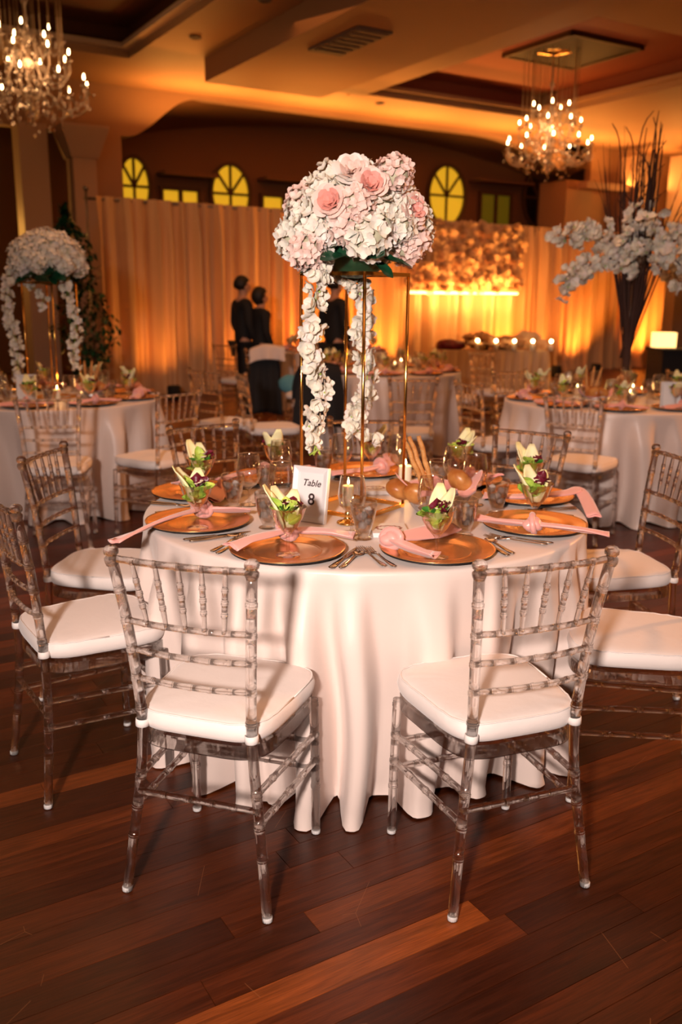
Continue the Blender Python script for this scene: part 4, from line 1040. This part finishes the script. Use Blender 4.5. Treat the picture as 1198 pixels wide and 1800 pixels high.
def bread_far(loc, nm):
    o = empty('bread_bowl', loc); tag(o, 'silver bread bowl on the %s table' % nm, 'bowl', 'bread bowls of the background tables')
    MB().lathe([(0, 0), (.07, 0), (.095, .07), (.09, .07), (.066, .006), (0, .006)], 24, cap0=False, cap1=False).obj('bowl', 'silver', o)
    mb = MB(); mb.grid(lambda u, v: (1.1*(.03+.075*v)*math.cos(2*PI*u), (.03+.075*v)*math.sin(2*PI*u), .03+.05*v+.05*v*max(0, math.cos(2*PI*u*2))**2), 40, 6, True); mb.obj('napkin_lining', 'pink_satin', o)
    for i in range(3):
        r = mobj('bread_roll', RM_); r.location = Vector(loc) + Vector((.045*math.cos(i*2.1), .045*math.sin(i*2.1), .095)); r.rotation_euler = (i, .3, i)
        tag(r, 'brown roll in the bread bowl of the %s table, %s' % (nm, ('right', 'rear left', 'front left')[i]), 'bread roll', 'rolls of the %s table' % nm)
    for i in range(3):
        d = Vector((.15*(i-1)+.1, .05, 1)); s = empty('breadstick'); s.matrix_world = mat_to(Vector(loc) + Vector((.02*i-.05, .03, .05)), d)
        tag(s, '%s breadstick in the bread bowl of the %s table' % (('left', 'middle', 'right')[i], nm), 'breadstick', 'breadsticks of the %s table' % nm)
        MB().tube([(0, 0, .22*k/6) for k in range(7)], [.006, .009, .0085, .009, .0088, .009, .005], 8).obj('stick', 'breadstick', s)
bread_far((-1.72, 6.22, TZ+.001), 'left background'); bread_far((1.72, 6.12, TZ+.001), 'right background')
card((-2.16, 6.15, TZ+.001), .1, -.16, 'white framed table card on the left background table', False)
card((2.20, 6.02, TZ+.001), -.2, -.16, 'white framed table card on the right background table', False)

# left stand with its dome and strands
inst('stand', b_stand, (-2.035, 6.40, TZ), .25, 'tall four-legged gold stand on the left background table', 'stand', 'gold flower stands')
dome('flower_dome', (-2.035, 6.40, ZD), .25, .33, 'dome of blush and white hydrangeas on the left background gold stand', 9, 36, roses=False)
garland('blossom_strand', [(-2.24, 6.25, 1.66), (-2.25, 6.22, 1.50), (-2.27, 6.24, 1.35), (-2.24, 6.24, 1.2), (-2.23, 6.24, 1.05), (-2.24, 6.24, .90)], 'white blossom strand at the outer left of the left background stand', 13, 34, 1.1, False)
garland('blossom_strand', [(-1.90, 6.33, 1.54), (-1.87, 6.33, 1.40), (-1.84, 6.33, 1.25), (-1.87, 6.33, 1.10), (-1.85, 6.33, .97)], 'white blossom strand at the right of the left background stand', 14, 26, 1.1, False)
garland('blossom_strand', [(-2.20, 6.35, 1.56), (-2.13, 6.34, 1.52), (-2.06, 6.34, 1.45), (-2.08, 6.34, 1.38)], 'short white blossom strand inside the left background stand', 15, 12, 1.0, False)

# ------------------------------------------------------------------ tall blossom branches
def branches(loc, label, seed, arms, blossoms=True):
    o = empty('blossom_branches', loc); tag(o, label, 'flower arrangement', 'tall branch arrangements'); rg = random.Random(seed)
    for k in range(34):
        a = rg.uniform(0, 6.28); f = rg.uniform(.4, 1); top = 1.0 + rg.uniform(0, .75)
        x, y = math.cos(a)*f, math.sin(a)*f
        MB().tube(cat_pts([(x*.015, y*.015, .22), (x*.03, y*.03, .5), (x*.10, y*.08, .85), (x*.13 + rg.uniform(-.04, .04), y*.12, top*1.0), (x*.17 + rg.uniform(-.08, .08), y*.15, top*1.12)], 4), [.013*(1-.8*i/16) for i in range(17)], 6).obj('stick', 'bark', o)
    for k, (pts, dens) in enumerate(arms):
        P = cat_pts([Vector(p) for p in pts], 8); MB().tube(P, [.008*(1-.6*i/len(P)) for i in range(len(P))], 6).obj('branch', 'bark', o)
        n = int(dens)
        for i in range(n):
            t = rg.uniform(.25, 1); p = P[int(t*(len(P)-1))] + Vector((rg.gauss(0, .045), rg.gauss(0, .06), rg.gauss(.01, .045)))
            mobj('blossom', BLO[i % 4], o, mat_to(p, (rg.uniform(-1, 1), rg.uniform(-1, .3), rg.uniform(-.3, 1)), rg.uniform(0, 6), rg.uniform(1.3, 2.0)))
    return o
def trumpet(loc, label):
    o = empty('trumpet_vase', loc); tag(o, label, 'vase', 'tall glass vases')
    prof = [(0, 0), (.075, 0), (.078, .006), (.06, .012), (.022, .02)]
    for c, r in ((.060, .045), (.145, .048), (.215, .03)): prof += [(math.sqrt(max(r*r - t*t, 0)) + .006, c + t) for t in [r*q for q in (-.85, -.55, -.2, .2, .55, .85)]]
    prof += [(.022, .25), (.03, .5), (.06, .8), (.10, 1.0), (.097, 1.0), (.056, .8), (.026, .5), (.018, .26), (0, .255)]
    MB().lathe(prof, 24, cap0=False, cap1=False).obj('vase_body', 'glass', o); return o
trumpet((2.03, 6.5, TZ+.001), 'clear trumpet vase on stacked glass balls, on the right background table')
br = branches((2.03, 6.5, TZ+.001), 'white cherry blossom branches and dark twigs on the right background table', 21,
    [([(0, 0, .75), (-.10, -.05, 1.02), (-.32, -.1, 1.14), (-.58, -.12, 1.10)], 58), ([(0, 0, .75), (-.12, -.1, .95), (-.30, -.15, .98), (-.42, -.18, .86), (-.56, -.2, .80)], 46), ([(0, 0, .75), (.02, -.05, 1.10), (-.08, -.1, 1.25)], 34),
     ([(0, 0, .75), (.15, -.05, 1.05), (.35, -.08, 1.12), (.5, -.1, .98)], 46), ([(0, 0, .75), (.15, -.1, 1.0), (.3, -.15, .92), (.42, -.2, .78)], 36), ([(0, 0, .75), (.03, .02, 1.15), (.10, 0, 1.22)], 24)])
branches((3.45, 9.0, .75), 'dark twig and blossom arrangement beyond the right table at the picture edge', 22, [([(0, 0, .75), (-.2, -.05, 1.0), (-.35, -.1, .95)], 20), ([(0, 0, .75), (.2, -.05, 1.0), (.35, -.1, .9)], 20)])
for k, (x, y, h) in enumerate(((1.98, 6.55, 1.73), (2.12, 6.58, 1.70), (2.32, 6.55, 1.6), (1.86, 6.5, 1.66))):
    rg = random.Random(k); mb = MB()
    for j in range(9):
        dx = rg.uniform(-.07, .07); mb.tube(cat_pts([(2.03-x + rg.uniform(-.02, .02), 0, .30), ((2.03-x)*.4 + dx*.5, 0, .9), (dx, 0, h*.8), (dx*2.2 + (.15 if k == 2 else 0), 0, h*rg.uniform(.85, 1.08))], 4), [.006*(1-.8*i/12) for i in range(13)], 5)
    o = mb.obj('twig_bundle', 'bark', br); o.location = (x-2.03, y-6.5, 0); tag(o, kind='stuff')

# ------------------------------------------------------------------ dark ficus by the drapes
ft = empty('ficus_tree', (-3.02, 10.1, 0)); tag(ft, 'dark leafy tree behind the left background flower stand', 'tree')
MB().lathe([(0, 0), (.16, 0), (.2, .3), (.19, .31), (.15, .28), (0, .28)], 20).obj('pot', 'cloth_black', ft)
MB().tube(cat_pts([(0, 0, .25), (.05, 0, .9), (-.02, 0, 1.5), (.06, 0, 2.1)], 5), .02, 7).obj('trunk', 'bark', ft)
mb = MB(); rg = random.Random(2)
for i in range(1500):
    t = rg.random(); z = .35 + 2.05*t; wd = .30*math.sin(PI*min(.12+t*.92, 1))**.6 * (1 + .25*math.sin(z*7))
    a = rg.uniform(0, 6.28); r = wd*math.sqrt(rg.random())
    M = Matrix.Translation((.10 + .10*math.sin(z*1.7) + r*math.cos(a), r*math.sin(a), z)) @ Matrix.Rotation(rg.uniform(0, 6.28), 4, 'Z') @ Matrix.Rotation(rg.uniform(-1.3, .6), 4, 'X')
    add_petal(mb, M, .075, .045, .006, 2, 2)
tag(mb.obj('foliage', 'leaf_dark', ft), kind='stuff')

# ------------------------------------------------------------------ head table with flowers and candles
hc = Vector((2.02, 12.5, 0)); hr = .10
ht = empty('head_table_cloth', hc, hr); tag(ht, 'head table skirted in pleated orange-lit cloth beneath the flower wall', 'tablecloth')
mb = MB(); n = 260
def rect_pt(s, hx, hy):
    P = 4*(hx+hy); s = s*P
    for L_, f in ((2*hx, lambda q: (-hx+q, -hy, 0, -1)), (2*hy, lambda q: (hx, -hy+q, 1, 0)), (2*hx, lambda q: (hx-q, hy, 0, 1)), (2*hy, lambda q: (-hx, hy-q, -1, 0))):
        if s <= L_: return f(s)
        s -= L_
    return (-hx, -hy, 0, -1)
rr = []
for z, am in ((.785, 0), (.78, 0), (.70, .012), (.35, .03), (.005, .045)):
    ring = []
    for i in range(n):
        x, y, nx, ny = rect_pt(i/n, .72, .36); d = am*(1.3+math.sin(i*.83)+.5*math.sin(i*.31)); ring.append(Vector((x+nx*d, y+ny*d, z)))
    rr.append(ring)
mb.rings(rr); mb.obj('skirt', 'drape', ht)
tag(ht, kind='thing')
rg = random.Random(8)
hf = empty('table_garland', hc + Vector((0, 0, .785)), hr); tag(hf, 'low bank of orange-lit flowers along the head table', 'flower arrangement')
for i in range(40):
    x = -.36 + 1.02*i/39; mobj('wall_flower', rose_far[i % 3], hf, Matrix.Translation((x, -.14 + rg.uniform(-.12, .12), .05+rg.uniform(0, .09))) @ Matrix.Rotation(rg.uniform(.2, 1.2), 4, 'X') @ Matrix.Rotation(rg.uniform(0, 6), 4, 'Z') @ Matrix.Scale(rg.uniform(.6, .95), 4))
mb = MB(); mb.ball((0, 0, 0), (.20, .14, .08), 20, 10, f=lambda p: p*(1+.3*noise.noise(p*12))); o = mb.obj('burgundy_runner', 'radicchio', loc=hc+Vector((-.55, -.1, .84))); tag(o, 'dark burgundy bundle at the left end of the head table', 'bundle')
for i, lb in enumerate(('leftmost', 'second from left', 'middle', 'second from right', 'rightmost')):
    q = hc + Vector((-.22 + i*.245, -.34, .79))
    o = empty('candle_globe', q); tag(o, 'glowing round candle on the head table, ' + lb + ' of five', 'candle', 'five candles on the head table')
    MB().lathe([(0, 0), (.03, .0), (.032, .09), (0, .09)], 14).obj('wax', 'wax', o); MB().ball((0, 0, .125), .022, 12, 8).obj('flame', 'bulb', o)

# ------------------------------------------------------------------ people at the far tables
def add_skin(me):
    if not me.skin_vertices:
        import bmesh
        bm = bmesh.new(); bm.from_mesh(me); bm.verts.layers.skin.verify(); bm.to_mesh(me); bm.free()
def skin_mesh(name, pts, edges, parent, m, lv=2):
    me = bpy.data.meshes.new(name); me.from_pydata([p[:3] for p in pts], edges, []); me.materials.append(MATS[m]); add_skin(me)
    o = bpy.data.objects.new(name, me); C.objects.link(o); o.parent = parent
    sv = me.skin_vertices[0].data
    for i, p in enumerate(pts): sv[i].radius = (p[3], p[4] if len(p) > 4 else p[3])
    sv[0].use_root = True
    s = o.modifiers.new('skin', 'SKIN'); s.use_smooth_shade = True
    u = o.modifiers.new('sub', 'SUBSURF'); u.levels = lv; u.render_levels = lv
    return o
def person(loc, rz, H_, label, hair=1.0, woman=False, head_turn=0.0):
    """local frame: faces +y"""
    o = empty('person', loc, rz); tag(o, label, 'person', 'standing people in black'); k = H_/1.75; sw = .185 if not woman else .165
    T = []; E = []
    def v(x, y, z, r, r2=None): T.append((x*k, y*k, z*k, r*k, (r2 or r)*k)); return len(T)-1
    p0 = v(0, 0, .95, .135, .10); p1 = v(0, 0, 1.10, .115, .085); p2 = v(0, .0, 1.28, .135, .095); p3 = v(0, -.01, 1.42, .10, .07); nk = v(0, .0, 1.50, .052); h0 = v(0, .015, 1.56, .062, .07); h1 = v(0, .02, 1.64, .077, .090); h2 = v(0, .012, 1.70, .06, .075)
    E += [(p0, p1), (p1, p2), (p2, p3), (p3, nk), (nk, h0), (h0, h1), (h1, h2)]
    for s in (-1, 1):
        a = v(s*sw, -.01, 1.41, .056); b = v(s*(sw+.05), -.02, 1.14, .042); c = v(s*(sw+.03), .10, .92, .030); d = v(s*(sw+.02), .14, .85, .030, .018)
        E += [(p3, a), (a, b), (b, c), (c, d)]
        for f in range(4):
            e1 = v(s*(sw+.0)+s*.012*f, .15+.006*f, .79, .009); e2 = v(s*(sw-.005)+s*.012*f, .15, .755+.006*abs(f-1), .007); E += [(d, e1), (e1, e2)]
        t = v(s*(sw-.02), .165, .83, .010); t2 = v(s*(sw-.03), .175, .80, .008); E += [(d, t), (t, t2)]
        l0 = v(s*.09, 0, .88, .085); l1 = v(s*.10, .01, .50, .055); l2 = v(s*.10, -.02, .10, .035); l3 = v(s*.10, .04, .045, .038, .030); l4 = v(s*.10, .15, .035, .034, .022)
        E += [(p0, l0), (l0, l1), (l1, l2), (l2, l3), (l3, l4)]
    body = skin_mesh('body', T, E, o, 'skin')
    S = []; F = []
    def w_(x, y, z, r, r2=None): S.append((x*k, y*k, z*k, r*k, (r2 or r)*k)); return len(S)-1
    a0 = w_(0, 0, .86, .175 if not woman else .18, .135); a1 = w_(0, 0, 1.08, .145 if not woman else .13, .11); a2 = w_(0, 0, 1.28, .165 if not woman else .145, .12); a3 = w_(0, -.01, 1.41, .125, .09); a4 = w_(0, -.005, 1.50, .062)
    F += [(a0, a1), (a1, a2), (a2, a3), (a3, a4)]
    for s in (-1, 1):
        b0 = w_(s*sw, -.01, 1.41, .074); b1 = w_(s*(sw+.05), -.02, 1.15, .058); b2 = w_(s*(sw+.032), .08, .95, .042); F += [(a3, b0), (b0, b1), (b1, b2)]
    skin_mesh('black_top', S, F, o, 'cloth_black')
    S = []; F = []
    q = w_(0, 0, .92, .15, .12)
    for s in (-1, 1): c0 = w_(s*.09, 0, .86, .105); c1 = w_(s*.10, .01, .50, .075); c2 = w_(s*.10, -.02, .09, .058); F += [(q, c0), (c0, c1), (c1, c2)]
    skin_mesh('black_trousers', S, F, o, 'cloth_black')
    mb = MB(); mb.ball((0, -.008*k, 1.650*k), (.100*k*hair, .112*k*hair, .120*k*hair), 20, 14, f=lambda p: Vector((p.x, p.y - (.045*k if p.y > .03 and p.z < .035*k else 0), p.z*(.62 if p.z < 0 and not woman else 1)))*(1+.04*noise.noise(p*60)))
    hr_ = mb.obj('hair', 'hair', o)
    # face: nose, brow, mouth and ears on the head
    mb = MB(); mb.ball((0, .112*k, 1.60*k), (.012*k, .016*k, .020*k), 8, 6); mb.obj('nose', 'skin', body)
    for s in (-1, 1):
        MB().ball((s*.081*k, .012*k, 1.605*k), (.010*k, .020*k, .030*k), 8, 6).obj('ear', 'skin', body)
        MB().ball((s*.030*k, .096*k, 1.628*k), (.011*k, .006*k, .006*k), 8, 6).obj('eye', 'hair', body)
    MB().ball((0, .100*k, 1.565*k), (.022*k, .006*k, .005*k), 8, 6).obj('mouth', 'radicchio', body)
    return o
person((-1.25, 11.5, 0), -1.05, 1.70, 'taller person in black with short dark hair, standing on the left of a pair')
person((-1.02, 11.35, 0), -1.0, 1.56, 'shorter person in black with gathered dark hair, right of the pair', 1.08, True)
person((-.10, 11.2, 0), -.9, 1.72, 'person in a black top standing behind the left blossom strand')

# garments on the chair
def cloth_over(name, m, x, y, th, w0, zt, zb, label, cat, side=0, cx=0, seed=0):
    mb = MB(); Mx = Matrix.Translation((x, y, 0)) @ Matrix.Rotation(th, 4, 'Z')
    def fn(u, v):
        s = (v-.5)*2; xx = cx + (u-.5)*w0*(1 + .25*abs(s) + .08*math.sin(v*9+seed))
        front = zt - zb; dz = front*abs(s)**1.15
        yy = -YT + (-.035-.045*abs(s) if s < 0 else .035 + .03*abs(s)) * min(abs(s)*6, 1) + .02*math.sin(u*14+seed)*abs(s)
        return Mx @ Vector((xx, yy, zt + .015*math.sin(PI*u) - dz*(1 if s < 0 else .55) - .05*abs(u-.5)**1.2*(1+side*(u-.5))))
    mb.grid(fn, 26, 30); o = mb.obj(name, m); tag(o, label, cat); so = o.modifiers.new('s', 'SOLIDIFY'); so.thickness = .006
    return o
cloth_over('black_jacket', 'cloth_black', -.875, 9.905, .079, .30, .90, .22, 'black jacket hanging over a background chair back', 'jacket', cx=.02, seed=1)
cloth_over('white_shirt', 'cloth_white', -.875, 9.86, .079, .34, .955, .80, 'crumpled white shirt laid on top of the black jacket', 'shirt', side=-1.2, cx=.06, seed=4)
o = MB().ball((0, 0, 0), (.12, .05, .10), 16, 10, f=lambda p: p*(1+.3*noise.noise(p*14))).obj('teal_bag', 'cloth_blue', loc=(-.55, 9.6, .56)); tag(o, 'small teal cloth bag beside the black jacket', 'bag')
cloth_over('dark_shawl', 'cloth_black', -.22, 8.4, .2, .40, .88, .30, 'dark jacket on a chair behind the gold stand and blossom strand', 'jacket', seed=7)
inst('chair', build_chair, (-.22, 8.4, 0), .2, CH + 'behind the blossom strand, carrying a dark jacket', 'chair', 'chairs around the background tables')

# ------------------------------------------------------------------ dark box, lamp and candles on the right
bx = empty('equipment_case', (4.40, 11.6, 0)); tag(bx, 'tall black case at the right picture edge before the drapes', 'case')
MB().box((-.42, -.3, .05), (.42, .3, .83)).obj('case_body', 'cloth_black', bx, False); MB().box((-.44, -.32, .83), (.44, .32, .87)).obj('case_lid', 'cloth_black', bx, False)
for x in (-.35, .35):
    for y in (-.24, .24): MB().ball((x, y, .026), .025, 8, 6).obj('wheel', 'cloth_black', bx)
lp = empty('box_lamp', (4.12, 11.75, 0)); tag(lp, 'glowing square lamp beside the black case', 'lamp')
MB().box((-.03, -.03, 0), (.03, .03, .86)).obj('stand', 'cloth_black', lp, False); MB().box((-.12, -.10, .86), (.14, .10, 1.06)).obj('shade', 'lamp_shade', lp, False)
light('lamp_light', 'POINT', (4.12, 12.1, .5), 28, (1, .42, .09), shadow_soft_size=.1)
for i, (x, z) in enumerate(((4.33, .98), (4.42, .96), (4.43, .91))):
    o = MB().lathe([(0, 0), (.026, 0), (.028, z-.872+.0), (0, z-.872)], 12).obj('votive', 'bulb' if 0 else 'lamp_shade', loc=(x, 11.45 + .08*i, .872)); tag(o, 'small glowing votive on the black case, %s of three' % ('left', 'middle', 'right')[i], 'candle', 'votives on the black case')

# ------------------------------------------------------------------ chandeliers
def octa(mb, c, r, h):
    n = len(mb.v); c = Vector(c); mb.v += [c + Vector(p) for p in ((0, 0, h), (r, 0, 0), (0, r, 0), (-r, 0, 0), (0, -r, 0), (0, 0, -h*1.5))]
    for i in range(4): mb.face([n, n+1+i, n+1+(i+1) % 4]); mb.face([n+5, n+1+(i+1) % 4, n+1+i])
def b_chandelier():
    o = empty('chandelier'); rg = random.Random(3)
    prof = [(0, .10)]
    for z, r in ((.16, .05), (.26, .09), (.38, .05), (.50, .07), (.64, .05), (.80, .08), (.95, .045), (1.1, .06), (1.3, .04), (1.5, .05), (1.62, .02)): prof += [(r*.45, z-.06), (r, z), (r*.45, z+.05)]
    prof += [(.012, 1.7), (.012, 2.0)]
    MB().lathe(prof, 16).obj('stem', 'arm_glass', o)
    for tier, (n, r, z, zb) in enumerate(((10, .70, .56, .30), (8, .50, .86, .62), (5, .30, 1.12, .92))):
        am = None
        for k in range(n):
            a = 2*PI*k/n + tier*.3
            M = Matrix.Rotation(a, 4, 'Z')
            if am is None:
                mb = MB(); mb.tube(cat_pts([(.03, 0, zb+.12), (r*.35, 0, zb+.16), (r*.6, 0, zb-.04), (r*.85, 0, zb-.02), (r, 0, zb+.08), (r, 0, z-.05)], 5), .011, 7)
                mb.lathe([(.012, z-.05), (.045, z-.035), (.05, z-.02), (.012, z-.015), (.013, z+.04), (0, z+.04)], 12, Matrix.Translation((r, 0, 0)))
                am = mb.mesh('arm', 'arm_glass'); bm_ = MB().lathe([(0, z+.04), (.011, z+.05), (.014, z+.07), (.009, z+.095), (0, z+.115)], 8, Matrix.Translation((r, 0, 0))).mesh('bulb', 'bulb')
            arm = mobj('arm', am, o, M); mobj('bulb', bm_, arm)
    mb = MB()
    for i in range(330):
        q = rg.random(); a = rg.uniform(0, 6.28)
        if q < .6: r = rg.uniform(.2, .76); z = .52 - .62*(1-r/.76)**1.0*rg.random() - .18*rg.random()
        else: r = rg.uniform(.1, .5); z = rg.uniform(.5, 1.1)
        octa(mb, (r*math.cos(a), r*math.sin(a), z), rg.uniform(.010, .020), rg.uniform(.018, .035))
    tag(mb.obj('crystals', 'crystal', o, False), kind='stuff')
    st_m = None
    for k in range(28):
        a = 2*PI*k/28; r = .42 + .05*math.sin(5*a)
        if st_m is None: st_m = MB().tube([(0, 0, .86), (0, 0, 2.0)], .006, 5).mesh('bead_strand', 'strand')
        mobj('bead_strand', st_m, o, Matrix.Translation((r*math.cos(a), r*math.sin(a), 0)))
    MB().lathe([(0, 1.93), (.1, 1.95), (.5, 1.985), (.5, 2.0), (0, 2.0)], 24).obj('ceiling_rose', 'brass', o)
    return o
inst('chandelier', b_chandelier, (3.42, 16.05, 3.40), .2, 'lit crystal chandelier with candle bulbs under the right ceiling tray', 'chandelier', 'crystal chandeliers')
inst('chandelier', b_chandelier, (-3.86, 11.9, 3.40), .5, 'lit crystal chandelier cut by the upper left picture corner', 'chandelier', 'crystal chandeliers')
inst('chandelier', b_chandelier, (0.7, 4.4, 3.55), .1, 'unseen lit chandelier added above the foreground table for glints in the glassware', 'chandelier', 'crystal chandeliers')  # out of frame, added to give the glassware warm glints
inst('chandelier', b_chandelier, (-1.6, -3.6, 3.40), .1, 'unseen lit chandelier added behind the viewer for glints in the glassware', 'chandelier', 'crystal chandeliers')  # likewise added outside the frame, to reflect in the glasses
for p in ((3.42, 16.05, 4.2), (-3.86, 11.9, 4.2)): light('chandelier_light', 'POINT', p, 26, (1, .50, .20), shadow_soft_size=.35)
mr = empty('ceiling_medallion', (3.70, 16.0, 5.385)); mr.rotation_euler = (0, 0, TH)
tag(mr, 'square mirrored medallion in the right tray above the chandelier', 'medallion')
MB().box((-.78, -.78, -.02), (.78, .78, .03)).obj('panel', 'window_black', mr, False)
for k in range(4):
    mb = MB().box((-.80, -.80, -.035), (.80, -.74, .03), Matrix.Rotation(k*PI/2, 4, 'Z')); mb.obj('edge', 'frame_dark', mr, False)
# sconce glimpsed at the left edge
o = empty('wall_sconce', tuple(RW(1.25, 14.5, 1.9))); tag(o, 'small lit wall lamp at the left picture edge', 'lamp')
MB().ball((0, 0, .1), (.05, .05, .09), 12, 8).obj('shade', 'bulb', o); MB().tube([(0, 0, -1.9), (0, 0, .03)], .015, 8).obj('pole', 'brass', o)
